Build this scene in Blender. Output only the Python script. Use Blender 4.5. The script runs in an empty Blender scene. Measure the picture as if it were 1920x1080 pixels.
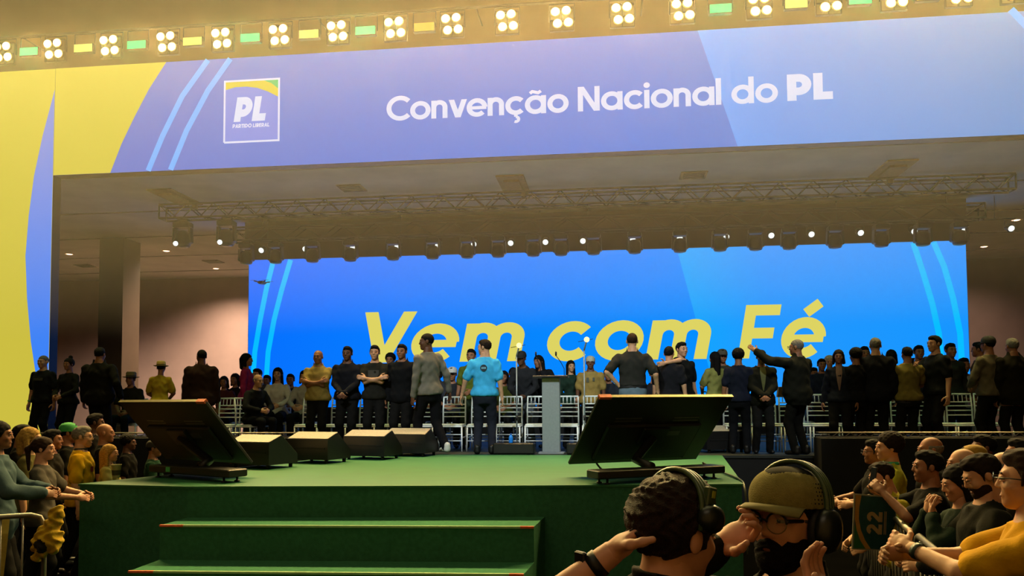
import bpy, math, random
import numpy as np
from mathutils import Vector, Matrix

random.seed(7)
C = bpy.context.scene.collection
SC = bpy.context.scene

# ------------------------------------------------------------------ camera, world, exposure
F_PX, CX, CY = 1500.0, 960.0, 678.0          # focal length and principal point in 1920x1080 pixels
CAM = Vector((0.0, 0.0, 1.90))
YAW, PITCH, ROLL = math.radians(6.84), math.radians(2.75), 0.0056
_f = Vector((-math.sin(YAW) * math.cos(PITCH), math.cos(YAW) * math.cos(PITCH), math.sin(PITCH)))
_r0 = Vector((math.cos(YAW), math.sin(YAW), 0.0))
_u0 = _r0.cross(_f)
RIGHT = (math.cos(ROLL) * _r0 - math.sin(ROLL) * _u0).normalized()
UP = (math.cos(ROLL) * _u0 + math.sin(ROLL) * _r0).normalized()
FWD = _f.normalized()
cam_data = bpy.data.cameras.new('camera')
cam = bpy.data.objects.new('camera', cam_data)
C.objects.link(cam)
cam_data.sensor_fit = 'HORIZONTAL'
cam_data.sensor_width = 36.0
cam_data.lens = 36.0 * F_PX / 1920.0
cam_data.shift_y = (CY - 540.0) / 1920.0
cam_data.clip_start = 0.05
cam_data.clip_end = 200
cam.matrix_world = Matrix((
    (RIGHT.x, UP.x, -FWD.x, CAM.x),
    (RIGHT.y, UP.y, -FWD.y, CAM.y),
    (RIGHT.z, UP.z, -FWD.z, CAM.z),
    (0, 0, 0, 1)))
SC.camera = cam

world = bpy.data.worlds.new('world')
SC.world = world
world.use_nodes = True
world.node_tree.nodes['Background'].inputs[0].default_value = (1.0, 0.86, 0.62, 1)
world.node_tree.nodes['Background'].inputs[1].default_value = 0.012
SC.view_settings.view_transform = 'Standard'
SC.view_settings.look = 'None'
SC.view_settings.gamma = 1.0
SC.view_settings.use_curve_mapping = False
SC.view_settings.exposure = 0.0
BLINDER_W = 1300.0
SC.cycles.use_denoising = True
SC.cycles.max_bounces = 5
SC.cycles.diffuse_bounces = 3
SC.cycles.glossy_bounces = 2
SC.cycles.transmission_bounces = 3
SC.cycles.caustics_reflective = False
SC.cycles.caustics_refractive = False
SC.cycles.sample_clamp_indirect = 3.0

def area(name, loc, target, size, energy, col, size_y=None):
    l = bpy.data.lights.new(name, 'AREA')
    l.energy, l.color, l.size = energy, col, size
    if size_y:
        l.shape, l.size_y = 'RECTANGLE', size_y
    o = bpy.data.objects.new(name, l)
    C.objects.link(o)
    o.location = loc
    o.rotation_euler = (Vector(target) - Vector(loc)).to_track_quat('-Z', 'Y').to_euler()
    return o

# house lights of the hall far behind and above the crowd (warm, dim)
area('house_light', (-3.0, -2.5, 10.2), (0, 7, 1.0), 6.0, 110, (1.0, 0.78, 0.50), 2.0)
area('overhead_wash', (-1.5, 5.0, 11.2), (-1.5, 5.6, 0), 9.0, 200, (0.95, 0.85, 0.36), 3.0)
def foh(name, loc, target, energy, deg, col):
    l = bpy.data.lights.new(name, 'SPOT')
    l.energy, l.color, l.spot_size, l.spot_blend, l.shadow_soft_size = energy, col, math.radians(deg), 0.5, 0.2
    o = bpy.data.objects.new(name, l)
    C.objects.link(o)
    o.location = loc
    o.rotation_euler = (Vector(target) - Vector(loc)).to_track_quat('-Z', 'Y').to_euler()
# front-of-house profile spots on the middle of the stage
foh('front_spot', (-5.0, 1.0, 10.3), (-1.2, 13.6, 1.6), 4200, 26, (0.86, 0.97, 1.0))
foh('front_spot', (3.5, 1.0, 10.3), (0.0, 13.6, 1.6), 3400, 26, (0.86, 0.97, 1.0))

# ------------------------------------------------------------------ pixel helpers
def ray(px, py):
    return (FWD + RIGHT * ((px - CX) / F_PX) - UP * ((py - CY) / F_PX))

def P(px, py, Y=None, Z=None):
    d = ray(px, py)
    t = (Y - CAM.y) / d.y if Y is not None else (Z - CAM.z) / d.z
    return CAM + d * t

# ------------------------------------------------------------------ materials
def lin(c):
    if isinstance(c, str):
        c = c.lstrip('#')
        c = tuple(int(c[i:i + 2], 16) for i in (0, 2, 4))
    r = []
    for v in c[:3]:
        v = v / 255.0
        r.append(v / 12.92 if v <= 0.04045 else ((v + 0.055) / 1.055) ** 2.4)
    return tuple(r) + (1.0,)

_M = {}
def mat(key, col, rough=0.6, metal=0.0, noise=0.12, scale=18.0, bump=0.0, spec=0.4):
    """a procedural surface: noise-mottled colour, optional fine relief"""
    if key in _M:
        return _M[key]
    m = bpy.data.materials.new(key)
    m.use_nodes = True
    nt = m.node_tree
    b = nt.nodes['Principled BSDF']
    c = lin(col)
    b.inputs['Roughness'].default_value = rough
    b.inputs['Metallic'].default_value = metal
    b.inputs['Specular IOR Level'].default_value = spec
    tc = nt.nodes.new('ShaderNodeTexCoord')
    n = nt.nodes.new('ShaderNodeTexNoise')
    n.inputs['Scale'].default_value = scale
    n.inputs['Detail'].default_value = 3
    nt.links.new(tc.outputs['Object'], n.inputs['Vector'])
    r = nt.nodes.new('ShaderNodeValToRGB')
    r.color_ramp.elements[0].position, r.color_ramp.elements[1].position = 0.3, 0.7
    r.color_ramp.elements[0].color = tuple(max(0, v * (1 - noise)) for v in c[:3]) + (1,)
    r.color_ramp.elements[1].color = tuple(min(1, v * (1 + noise)) for v in c[:3]) + (1,)
    nt.links.new(n.outputs['Fac'], r.inputs['Fac'])
    nt.links.new(r.outputs['Color'], b.inputs['Base Color'])
    if bump > 0:
        bp = nt.nodes.new('ShaderNodeBump')
        bp.inputs['Strength'].default_value = bump
        bp.inputs['Distance'].default_value = 0.01
        n2 = nt.nodes.new('ShaderNodeTexNoise')
        n2.inputs['Scale'].default_value = scale * 6
        nt.links.new(tc.outputs['Object'], n2.inputs['Vector'])
        nt.links.new(n2.outputs['Fac'], bp.inputs['Height'])
        nt.links.new(bp.outputs['Normal'], b.inputs['Normal'])
    _M[key] = m
    return m

def emit(key, col, strength=1.0):
    if key in _M:
        return _M[key]
    m = bpy.data.materials.new(key)
    m.use_nodes = True
    nt = m.node_tree
    nt.nodes.remove(nt.nodes['Principled BSDF'])
    e = nt.nodes.new('ShaderNodeEmission')
    e.inputs[0].default_value = lin(col)
    e.inputs[1].default_value = strength
    nt.links.new(e.outputs[0], nt.nodes['Material Output'].inputs[0])
    _M[key] = m
    return m

def emit_ramp(key, stops, axis=0, lo=0.0, hi=1.0, strength=1.0):
    """screen content: a colour ramp along one object axis"""
    m = emit(key, '#000000', strength)
    nt = m.node_tree
    e = [n for n in nt.nodes if n.type == 'EMISSION'][0]
    tc = nt.nodes.new('ShaderNodeTexCoord')
    sx = nt.nodes.new('ShaderNodeSeparateXYZ')
    nt.links.new(tc.outputs['Object'], sx.inputs[0])
    mr = nt.nodes.new('ShaderNodeMapRange')
    mr.inputs[1].default_value, mr.inputs[2].default_value = lo, hi
    nt.links.new(sx.outputs[axis], mr.inputs[0])
    r = nt.nodes.new('ShaderNodeValToRGB')
    els = r.color_ramp.elements
    while len(els) < len(stops):
        els.new(0.5)
    for el, (p, c) in zip(els, stops):
        el.position, el.color = p, lin(c)
    nt.links.new(mr.outputs[0], r.inputs[0])
    nt.links.new(r.outputs[0], e.inputs[0])
    return m

# ------------------------------------------------------------------ mesh helpers
class MB:
    def __init__(s):
        s.v, s.f, s.m, s.sm = [], [], [], []
    def add(s, vs, fs, mi=0, smooth=False):
        o = len(s.v)
        s.v += [tuple(v) for v in vs]
        for f in fs:
            s.f.append(tuple(i + o for i in f)); s.m.append(mi); s.sm.append(smooth)
        return s
    def box(s, a, b, mi=0, bev=0.0, M=None):
        x0, y0, z0 = a; x1, y1, z1 = b
        if bev <= 0:
            vs = [(x0,y0,z0),(x1,y0,z0),(x1,y1,z0),(x0,y1,z0),(x0,y0,z1),(x1,y0,z1),(x1,y1,z1),(x0,y1,z1)]
            fs = [(0,3,2,1),(4,5,6,7),(0,1,5,4),(1,2,6,5),(2,3,7,6),(3,0,4,7)]
        else:
            e = bev
            ring = lambda d, z: [(x0+d+e*0,y0+e+d*0,z)]
            def loop(i, z):   # octagon-cornered rectangle inset by i
                return [(x0+i+e,y0+i,z),(x1-i-e,y0+i,z),(x1-i,y0+i+e,z),(x1-i,y1-i-e,z),
                        (x1-i-e,y1-i,z),(x0+i+e,y1-i,z),(x0+i,y1-i-e,z),(x0+i,y0+i+e,z)]
            vs = loop(e, z0) + loop(0, z0+e) + loop(0, z1-e) + loop(e, z1)
            fs = [tuple(reversed(range(8))), tuple(range(24, 32))]
            for k in range(3):
                for i in range(8):
                    j = (i+1) % 8
                    fs.append((k*8+i, k*8+j, k*8+8+j, k*8+8+i))
        if M is not None:
            vs = [tuple(M @ Vector(v)) for v in vs]
        return s.add(vs, fs, mi)
    def tube(s, pts, r, n=8, mi=0, cap=True, r1=None):
        pts = [Vector(p) for p in pts]
        rs = r if isinstance(r, (list, tuple)) else [r + ((r1 if r1 is not None else r) - r) * i / max(1, len(pts)-1) for i in range(len(pts))]
        vs, fs = [], []
        prev = None
        for i, p in enumerate(pts):
            t = (pts[min(i+1, len(pts)-1)] - pts[max(i-1, 0)]).normalized()
            if prev is None:
                up = Vector((0,0,1)) if abs(t.z) < 0.9 else Vector((1,0,0))
                a = t.cross(up).normalized()
            else:
                a = (prev - t * prev.dot(t)).normalized()
            prev = a
            b = t.cross(a)
            for k in range(n):
                an = 2*math.pi*k/n
                vs.append(p + (a*math.cos(an) + b*math.sin(an)) * rs[i])
        for i in range(len(pts)-1):
            for k in range(n):
                j = (k+1) % n
                fs.append((i*n+k, i*n+j, (i+1)*n+j, (i+1)*n+k))
        if cap:
            fs.append(tuple(reversed(range(n)))); fs.append(tuple(range((len(pts)-1)*n, len(pts)*n)))
        return s.add(vs, fs, mi, True)
    def lathe(s, prof, n=16, M=None, mi=0, cap=True):
        vs, fs = [], []
        for (r, z) in prof:
            for k in range(n):
                an = 2*math.pi*k/n
                v = Vector((r*math.cos(an), r*math.sin(an), z))
                vs.append(M @ v if M is not None else v)
        for i in range(len(prof)-1):
            for k in range(n):
                j = (k+1) % n
                fs.append((i*n+k, i*n+j, (i+1)*n+j, (i+1)*n+k))
        if cap:
            fs.append(tuple(reversed(range(n)))); fs.append(tuple(range((len(prof)-1)*n, len(prof)*n)))
        return s.add(vs, fs, mi, True)
    def prism(s, poly, a, b, axis=1, mi=0):
        """extrude a 2-D polygon between a and b along axis (poly in the other two axes)"""
        def mk(p, q):
            if axis == 1: return (p[0], q, p[1])
            if axis == 0: return (q, p[0], p[1])
            return (p[0], p[1], q)
        n = len(poly)
        vs = [mk(p, a) for p in poly] + [mk(p, b) for p in poly]
        fs = [tuple(range(n)), tuple(reversed(range(n, 2*n)))]
        for i in range(n):
            j = (i+1) % n
            fs.append((i, i+n, j+n, j))
        return s.add(vs, fs, mi)
    def sphere(s, c, r, n=10, m=7, mi=0, M=None):
        r = r if isinstance(r, (tuple, list)) else (r, r, r)
        vs, fs = [], []
        for i in range(m+1):
            th = math.pi * i / m
            for k in range(n):
                ph = 2*math.pi*k/n
                v = Vector((r[0]*math.sin(th)*math.cos(ph), r[1]*math.sin(th)*math.sin(ph), r[2]*math.cos(th)))
                if M is not None: v = M @ v
                vs.append(Vector(c) + v)
        for i in range(m):
            for k in range(n):
                j = (k+1) % n
                fs.append((i*n+k, (i+1)*n+k, (i+1)*n+j, i*n+j))
        return s.add(vs, fs, mi, True)
    def mesh(s, name, mats):
        me = bpy.data.meshes.new(name)
        me.from_pydata(s.v, [], s.f)
        for m in (mats if isinstance(mats, (list, tuple)) else [mats]):
            me.materials.append(m)
        me.polygons.foreach_set('material_index', s.m)
        me.polygons.foreach_set('use_smooth', s.sm)
        me.update()
        return me
    def build(s, name, mats, parent=None, loc=None):
        return link(name, s.mesh(name, mats), parent, loc)

def link(name, me, parent=None, loc=None, rot=None, scale=None):
    o = bpy.data.objects.new(name, me)
    C.objects.link(o)
    if loc is not None: o.location = loc
    if rot is not None: o.rotation_euler = rot
    if scale is not None: o.scale = (scale,)*3 if isinstance(scale, (int, float)) else scale
    if parent is not None: o.parent = parent
    return o

def tag(o, label=None, cat=None, group=None, kind=None):
    if label: o['label'] = label
    if cat: o['category'] = cat
    if group: o['group'] = group
    if kind: o['kind'] = kind
    return o

def thing(name, label, cat, loc=(0,0,0), rz=0.0, group=None):
    o = bpy.data.objects.new(name, None)
    C.objects.link(o)
    o.empty_display_size = 0.1
    o.location = loc
    o.rotation_euler = (0, 0, rz)
    return tag(o, label, cat, group)

def copy_tree(o, parent=None):
    c = o.copy()
    C.objects.link(c)
    c.parent = parent
    for ch in list(o.children):
        copy_tree(ch, c)
    return c
# ------------------------------------------------------------------ the hall
M_floor = mat('hall_floor', '#060606', 0.95, noise=0.2, scale=3, spec=0.0)
M_wall = mat('painted_wall', '#c4ad9c', 0.85, noise=0.06, scale=2, bump=0.05)
M_walld = mat('hall_wall', '#83735c', 0.9, noise=0.1, scale=2)
M_ceil = mat('ceiling_board', '#e2dcd4', 0.9, noise=0.08, scale=1.5)
M_header = mat('header_wall', '#8a7350', 0.9, noise=0.1, scale=1.2)
M_black = mat('black_cloth', '#0d0d0c', 0.85, noise=0.2, scale=6)
M_blackm = mat('black_metal', '#161514', 0.45, noise=0.15, scale=10)
M_blackp = mat('black_plastic', '#121212', 0.4, noise=0.15, scale=14)
M_alu = mat('truss_aluminium', '#8c8478', 0.4, metal=0.7, noise=0.1)
M_dalu = mat('dark_truss', '#4e463c', 0.5, metal=0.4, noise=0.1)
M_green = mat('green_carpet', '#33664a', 0.95, noise=0.12, scale=25, bump=0.25, spec=0.1)
M_deck = mat('dark_deck', '#20241f', 0.7, noise=0.2, scale=5)

CEIL_Z, STAGE_Z = 6.16, 1.08
def struct(name, a, b, m):
    return tag(MB().box(a, b).build(name, m), kind='structure')
struct('floor', (-22, -4, -0.2), (22, 27, 0), M_floor)
struct('wall_back', (-22, 26, 0), (22, 26.3, CEIL_Z + 0.3), M_wall)
struct('wall_left', (-22.3, -4, 0), (-22, 26.3, 12), M_walld)
struct('wall_right', (22, -4, 0), (22.3, 26.3, 12), M_walld)
struct('wall_rear', (-22, -4.3, 0), (22, -4, 12), M_walld)
struct('ceiling', (-22, 14.0, CEIL_Z), (22, 26, CEIL_Z + 0.3), M_ceil)
struct('ceiling_hall', (-22, -4, 11.5), (22, 14.2, 11.8), M_walld)
struct('wall_header', (-22, 14.0, CEIL_Z + 0.3), (22, 14.3, 11.5), M_header)
# ceiling trim lines (shadow gaps between boards)
for k, y in enumerate((16.6, 19.2, 21.8, 24.4)):
    struct('trim_%d' % (k + 1), (-22, y, CEIL_Z - 0.012), (22, y + 0.04, CEIL_Z), mat('gap', '#5d564a', 0.9))
# pillar
pl, pr = P(185, 560, Y=19.2), P(222, 560, Y=19.2)
pil = MB().box((pl.x, 19.2, 0), (pr.x + 0.12, 19.95, CEIL_Z)).build('column', mat('pillar_paint', '#77664d', 0.85, noise=0.06, scale=2))
tag(pil, kind='structure')

# ------------------------------------------------------------------ main stage and thrust
main = thing('main_stage', 'wide dark raised stage behind the green thrust', 'stage', (0, 11.97, 0))
MB().box((-14, 0, STAGE_Z - 0.04), (14, 6.88, STAGE_Z)).build('deck', M_deck, main)
MB().box((-13.98, 0.02, 0), (13.98, 6.86, STAGE_Z - 0.041)).build('skirt', M_black, main)
# thrust: deck block with green carpet
corner_l = P(150, 907, Z=STAGE_Z); corner_s0 = P(352, 912, Z=STAGE_Z)
corner_s1 = P(1021, 910, Z=STAGE_Z); corner_r = P(1391, 907, Z=STAGE_Z)
thrust = thing('thrust_stage', 'green carpeted thrust stage with steps down to the hall floor', 'stage', (0, 0, 0))
plan = [corner_l, corner_s0, corner_s1, corner_r, Vector((1.62, 11.96, 0)), Vector((-3.75, 11.96, 0))]
def polyblock(pts, z0, z1):
    n = len(pts)
    vs = [(p.x, p.y, z0) for p in pts] + [(p.x, p.y, z1) for p in pts]
    fs = [tuple(reversed(range(n))), tuple(range(n, 2*n))]
    for i in range(n):
        j = (i+1) % n
        fs.append((i, j, j+n, i+n))
    return MB().add(vs, fs)
polyblock(plan, 0.0, STAGE_Z - 0.02).build('carpet_skirt', M_green, thrust)
cx = sum(p.x for p in plan)/6; cy = sum(p.y for p in plan)/6
deckp = [Vector((cx + (p.x-cx)*1.004, (p.y if p.y > 11.5 else cy + (p.y-cy)*1.006), 0)) for p in plan]
polyblock(deckp, STAGE_Z - 0.02, STAGE_Z).build('carpet_top', mat('green_stage_top', '#1d5d38', 0.62, noise=0.08, scale=4, spec=0.4), thrust)
# steps
M_nose = mat('lit_edge_nosing', '#8fae7c', 0.5, noise=0.1)
M_orange = mat('orange_accent', '#c5562a', 0.6, noise=0.2)
front_l, front_r = corner_s0, corner_s1
for k, (lx, ly, rx, ry, z) in enumerate(((300, 985, 1001, 988, 0.78), (241, 1071, 982, 1077, 0.47), (165, 1180, 955, 1188, 0.22))):
    a, b = P(lx, ly, Z=z), P(rx, ry, Z=z)
    back = 0.02
    pts = [a, b, Vector((front_r.x, front_r.y - 0.001, 0)), Vector((front_l.x, front_l.y - 0.001, 0))]
    st = polyblock(pts, 0.0, z).build('step', M_green, thrust)
    d = (b - a).normalized()
    nose = MB()
    n = Vector((d.y, -d.x, 0))
    def bar(p, q, m):
        w = n * 0.012
        vs = []
        for zz in (z - 0.012, z + 0.006):
            vs += [(p.x + w.x, p.y + w.y, zz), (q.x + w.x, q.y + w.y, zz), (q.x - w.x, q.y - w.y, zz), (p.x - w.x, p.y - w.y, zz)]
        nose.add(vs, [(0,3,2,1),(4,5,6,7),(0,1,5,4),(1,2,6,5),(2,3,7,6),(3,0,4,7)], m)
    bar(a, a + d*0.22, 1); bar(a + d*0.22, b - d*0.12, 0); bar(b - d*0.12, b, 1)
    nose.build('lit_nosing_strip', [M_nose, M_orange], st)  # pale tone puts the lit step edges into the nosing colour
    front_l, front_r = a, b

# low truss rails on black skirting along both wings of the stage
def wing(xa, xb, label, lab2):
    sk = tag(MB().box((xa, 11.55, 0), (xb, 11.95, 1.345)).build('stage_skirting', M_black), lab2, 'skirting')
    t = thing('edge_truss', label, 'truss', (xa, 11.7, 1.347))
    L = xb - xa
    for y in (-0.03, 0.12):
        for z in (0.012, 0.072):
            MB().tube([(0, y, z), (L, y, z)], 0.009, 6).build('chord', M_alu, t)
    n = int(L / 0.17)
    br = MB().tube([(0, -0.03, 0.014), (0.085, -0.03, 0.07), (0.17, -0.03, 0.014)], 0.006, 5).mesh('brace', M_alu)
    for i in range(n):
        link('brace', br, t, (i*0.17, 0, 0))
wing(2.92, 9.2, 'thin silver truss rail along stage edge behind the right-hand crowd', 'black cloth skirting below the right-hand truss rail')
wing(-9.6, -4.72, 'thin silver truss rail along stage edge behind the left-hand tilted screen', 'black cloth skirting below the left-hand truss rail')

# ------------------------------------------------------------------ stroke lettering
def arc(cx, cy, r, a0, a1, n=18, ry=None):
    ry = ry or r
    return [(cx + r*math.cos(math.radians(a0 + (a1-a0)*i/n)), cy + ry*math.sin(math.radians(a0 + (a1-a0)*i/n))) for i in range(n+1)]
def stroke(pts, w, closed=False):
    """a polyline turned into quads of width w"""
    pts = [np.array(p, float) for p in pts]
    n = len(pts)
    L, Rr = [], []
    for i in range(n):
        if closed:
            a, b = pts[(i-1) % n], pts[(i+1) % n]
        else:
            a, b = pts[max(i-1, 0)], pts[min(i+1, n-1)]
        p = pts[i]
        d1 = (p - a) if (closed or i > 0) else (b - p)
        d2 = (b - p) if (closed or i < n-1) else (p - a)
        d1 = d1/np.linalg.norm(d1); d2 = d2/np.linalg.norm(d2)
        t = d1 + d2; t = t/np.linalg.norm(t)
        nn = np.array([-t[1], t[0]])
        c = max(0.35, float(nn @ np.array([-d1[1], d1[0]])))
        L.append(p + nn*w/2/c); Rr.append(p - nn*w/2/c)
    q = []
    for i in range(n if closed else n-1):
        j = (i+1) % n
        q.append((L[i], Rr[i], Rr[j], L[j]))
    return q
def dot(cx, cy, r):
    a = arc(cx, cy, r, 0, 360, 12)
    return [((cx, cy), a[i], a[i+1], a[i+1]) for i in range(12)]
XH = 0.74
def vee(W, H, w):
    k = w*1.1
    return [[(0, H), (k, H), (W/2+k/2, 0), (W/2-k/2, 0)], [(W-k, H), (W, H), (W/2+k/2, 0), (W/2-k/2, 0)]]
def glyph(ch, w):
    h = w/2
    r = (XH + 0.03)/2 - h          # bowl centre-line radius
    cy = XH/2
    S = []
    bowl = lambda cx: stroke(arc(cx, cy, r, 0, 360, 28)[:-1], w, True)
    if ch == 'C' or ch == 'G':
        R = 0.52 - h; S += stroke(arc(R+h, 0.5, R, 42, 318, 26), w); adv = 0.93
    elif ch == 'O':
        R = 0.52 - h; S += stroke(arc(R+h, 0.5, R, 0, 360, 30)[:-1], w, True); adv = 1.06
    elif ch == 'o': S += bowl(r+h); adv = 2*(r+h)+0.06
    elif ch in 'cç':
        S += stroke(arc(r+h, cy, r, 42, 318, 24), w); adv = 2*(r+h)-0.02
        if ch == 'ç':
            S += stroke([(r+h, 0.02), (r+h, -0.09)], w*0.7) + stroke(arc(r+h, -0.19, 0.10, 90, -120, 10), w*0.62)
    elif ch in 'eé':
        S += stroke(arc(r+h, cy, r, 2, 318, 26), w) + stroke([(h, cy-0.01), (2*r+h*1.6, cy-0.01)], w*0.72); adv = 2*(r+h)+0.04
        if ch == 'é': S += stroke([(r+h-0.02, XH+0.09), (r+h+0.20, XH+0.28)], w*0.95)
    elif ch in 'aã':
        S += bowl(r+h) + stroke([(2*r+h, 0), (2*r+h, XH)], w); adv = 2*(r+h)+0.08
        if ch == 'ã':
            S += stroke([(r+h-0.2, XH+0.10), (r+h-0.11, XH+0.17), (r+h, XH+0.14), (r+h+0.1, XH+0.11), (r+h+0.2, XH+0.18)], w*0.66)
    elif ch == 'd': S += bowl(r+h) + stroke([(2*r+h, 0), (2*r+h, 1.06)], w); adv = 2*(r+h)+0.08
    elif ch == 'n':
        q = 0.21
        S += stroke([(h, 0), (h, XH)], w) + stroke([(h, 0.3)] + arc(h+q, XH-q-h+0.015, q, 180, 0, 16) + [(h+2*q, 0)], w); adv = 2*q+w+0.08
    elif ch == 'm':
        q = 0.19
        S += stroke([(h, 0), (h, XH)], w)
        for k in (0, 1):
            x = h + 2*q*k
            S += stroke([(x, 0.3)] + arc(x+q, XH-q-h+0.015, q, 180, 0, 16) + [(x+2*q, 0)], w)
        adv = 4*q+w+0.08
    elif ch == 'v':
        S += vee(0.68, XH, w); adv = 0.70
    elif ch == 'i': S += stroke([(h, 0), (h, XH)], w) + dot(h, XH+0.19, w*0.62); adv = w+0.08
    elif ch == 'l': S += stroke([(h, 0), (h, 1.06)], w); adv = w+0.08
    elif ch == 'N': S += stroke([(h, 0), (h, 1)], w) + stroke([(0.78-h, 0), (0.78-h, 1)], w) + [[(0, 1), (w*1.15, 1), (0.78, 0), (0.78-w*1.15, 0)]]; adv = 0.86
    elif ch == 'V': S += vee(0.86, 1.0, w); adv = 0.84
    elif ch == 'F': S += stroke([(h, 0), (h, 1)], w) + stroke([(0, 1-h), (0.62, 1-h)], w) + stroke([(0, 0.47), (0.56, 0.47)], w); adv = 0.68
    elif ch == 'E': S += stroke([(h, 0), (h, 1)], w) + stroke([(0, 1-h), (0.6, 1-h)], w) + stroke([(0, 0.5), (0.55, 0.5)], w) + stroke([(0, h), (0.6, h)], w); adv = 0.68
    elif ch in 'PRB':
        q = 0.29 - h*0.25
        if ch == 'B': q = 0.27 - h*0.2
        S += stroke([(h, 0), (h, 1)], w) + stroke([(h, 1-h)] + arc(0.36, 1-h-q+0.0, q, 90, -90, 14) + [(h, 1-h-2*q)], w); adv = 0.36+q+h+0.06
        if ch == 'R': S += stroke([(0.3, 0.42), (0.62, 0)], w)
        if ch == 'B': S += stroke([(h, 0.5)] + arc(0.38, 0.25+h*0.5, 0.25-h*0.5, 90, -90, 14) + [(h, h)], w)
    elif ch == 'L': S += stroke([(h, 0), (h, 1)], w) + stroke([(0, h), (0.6, h)], w); adv = 0.64
    elif ch == 'I': S += stroke([(h, 0), (h, 1)], w); adv = w+0.1
    elif ch == 'T': S += stroke([(0.33, 0), (0.33, 1)], w) + stroke([(0, 1-h), (0.66, 1-h)], w); adv = 0.7
    elif ch == 'D': S += stroke([(h, 0), (h, 1)], w) + stroke([(h, 1-h)] + arc(0.32, 0.5, 0.5-h, 90, -90, 16) + [(h, h)], w); adv = 0.9
    elif ch == 'A': S += [[(p[0], 1-p[1]) for p in q] for q in vee(0.84, 1.0, w)] + stroke([(0.2, 0.28), (0.64, 0.28)], w*0.8); adv = 0.88
    elif ch == '2':
        S += stroke(arc(0.32, 0.68, 0.32-h, 165, -25, 16) + [(0.08, h*1.2)], w) + stroke([(0.02, h), (0.66, h)], w); adv = 0.76
    else: adv = 0.34
    return S, adv
def text_quads(txt, w, shear=0.0, track=0.0):
    x, out = 0.0, []
    for ch in txt:
        q, adv = glyph(ch, w)
        for quad in q:
            out.append([(p[0] + x + shear*p[1], p[1]) for p in quad])
        x += adv + track
    return out, x - track
def lettering(name, txt, m, x0, x1, z0, Y, w, shear=0.0, parent=None, capz=None, track=0.0):
    q, W = text_quads(txt, w, shear, track)
    sx = (x1 - x0) / W
    sz = capz if capz else sx
    b = MB()
    for i, quad in enumerate(q):
        b.add([(x0 + p[0]*sx, Y - 0.0001*(i % 7), z0 + p[1]*sz) for p in quad], [(0, 1, 2, 3)])
    return b.build(name, m, parent)
def flat(name, pts, Y, m, parent):
    return MB().add([(p[0], Y, p[1]) for p in pts], [tuple(range(len(pts)))]).build(name, m, parent)
def band(name, cl, w, Y, m, parent):
    b = MB()
    for quad in stroke(cl, w):
        b.add([(p[0], Y, p[1]) for p in quad], [(0, 1, 2, 3)])
    return b.build(name, m, parent)
def XZ(px, py, Y):
    p = P(px, py, Y=Y)
    return (p.x, p.z)

# ------------------------------------------------------------------ LED arch: column + banner
YB = 13.6
BZ0, BZ1, BX0, BX1 = 6.12, 8.16, -10.22, 9.0
E_yel = emit('led_yellow', (204, 190, 66))
E_peri = emit_ramp('led_periwinkle', [(0.0, (78, 106, 200)), (0.35, (52, 108, 212)), (0.62, (44, 114, 218)), (1.0, (60, 120, 198))], 0, BX0, 7.0)
E_sky = emit_ramp('led_sky', [(0.0, (74, 158, 252)), (0.3, (80, 146, 232)), (1.0, (92, 144, 208))], 0, 1.3, 7.0)
E_stripe = emit('led_stripe', (88, 170, 252))
E_white = emit('led_white', (205, 215, 244))
E_green = emit('led_green', (70, 185, 110))
banner = thing('led_banner', 'long blue LED banner with white lettering and yellow end over the stage', 'screen', (0, YB, BZ0))
def onb(o):
    o.matrix_parent_inverse = Matrix.Translation((0, -YB, -BZ0)); return o
cab = onb(MB().box((BX0 + 0.004, YB + 0.004, BZ0), (BX1, YB + 0.22, BZ1)).build('cabinet', M_blackm, banner))
onb(flat('display', [(BX0 + 0.004, BZ0 + 0.01), (BX1, BZ0 + 0.01), (BX1, BZ1 - 0.005), (BX0 + 0.004, BZ1 - 0.005)], YB, E_peri, banner))
yb = YB - 0.004
# yellow field at the left end with curved edge
ce = [XZ(px, py, YB) for px, py in ((207, 325), (228, 270), (252, 220), (279, 168), (312, 114))]
ce[0] = (ce[0][0], BZ0 + 0.01); ce[-1] = (ce[-1][0], BZ1 - 0.005)
onb(flat('yellow_field', [(BX0 + 0.004, BZ0 + 0.01)] + ce + [(BX0 + 0.004, BZ1 - 0.005)], yb, E_yel, banner))
for pts in (((278, 320), (305, 255), (342, 180), (390, 112)), ((320, 318), (350, 245), (390, 170), (432, 110))):
    c = [XZ(px, py, YB) for px, py in pts]
    c[0] = (c[0][0], BZ0 + 0.02); c[-1] = (c[-1][0], BZ1 - 0.015)
    onb(band('blue_stripe', c, 0.105, yb, E_stripe, banner))
sk0, sk1 = XZ(1383, 276, YB), XZ(1308, 58, YB)
onb(flat('sky_field', [(sk0[0], BZ0 + 0.01), (BX1, BZ0 + 0.01), (BX1, BZ1 - 0.005), (sk1[0], BZ1 - 0.005)], yb, E_sky, banner))
c = [XZ(px, py, YB) for px, py in ((1895, 18), (1935, 60), (1975, 110))]
onb(band('blue_stripe', c, 0.12, yb - 0.003, E_stripe, banner))
yt = YB - 0.012
a, b_ = XZ(725, 228, YB), XZ(1462, 190, YB)
onb(lettering('lettering', 'Convenção Nacional do', E_white, a[0], b_[0], a[1] + 0.01, yt, 0.185, 0, banner, capz=0.43, track=-0.035))
a, b_ = XZ(1476, 190, YB), XZ(1564, 187, YB)
onb(lettering('bold_lettering', 'PL', E_white, a[0], b_[0], a[1], yt, 0.29, 0, banner, capz=0.45, track=0.0))
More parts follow.
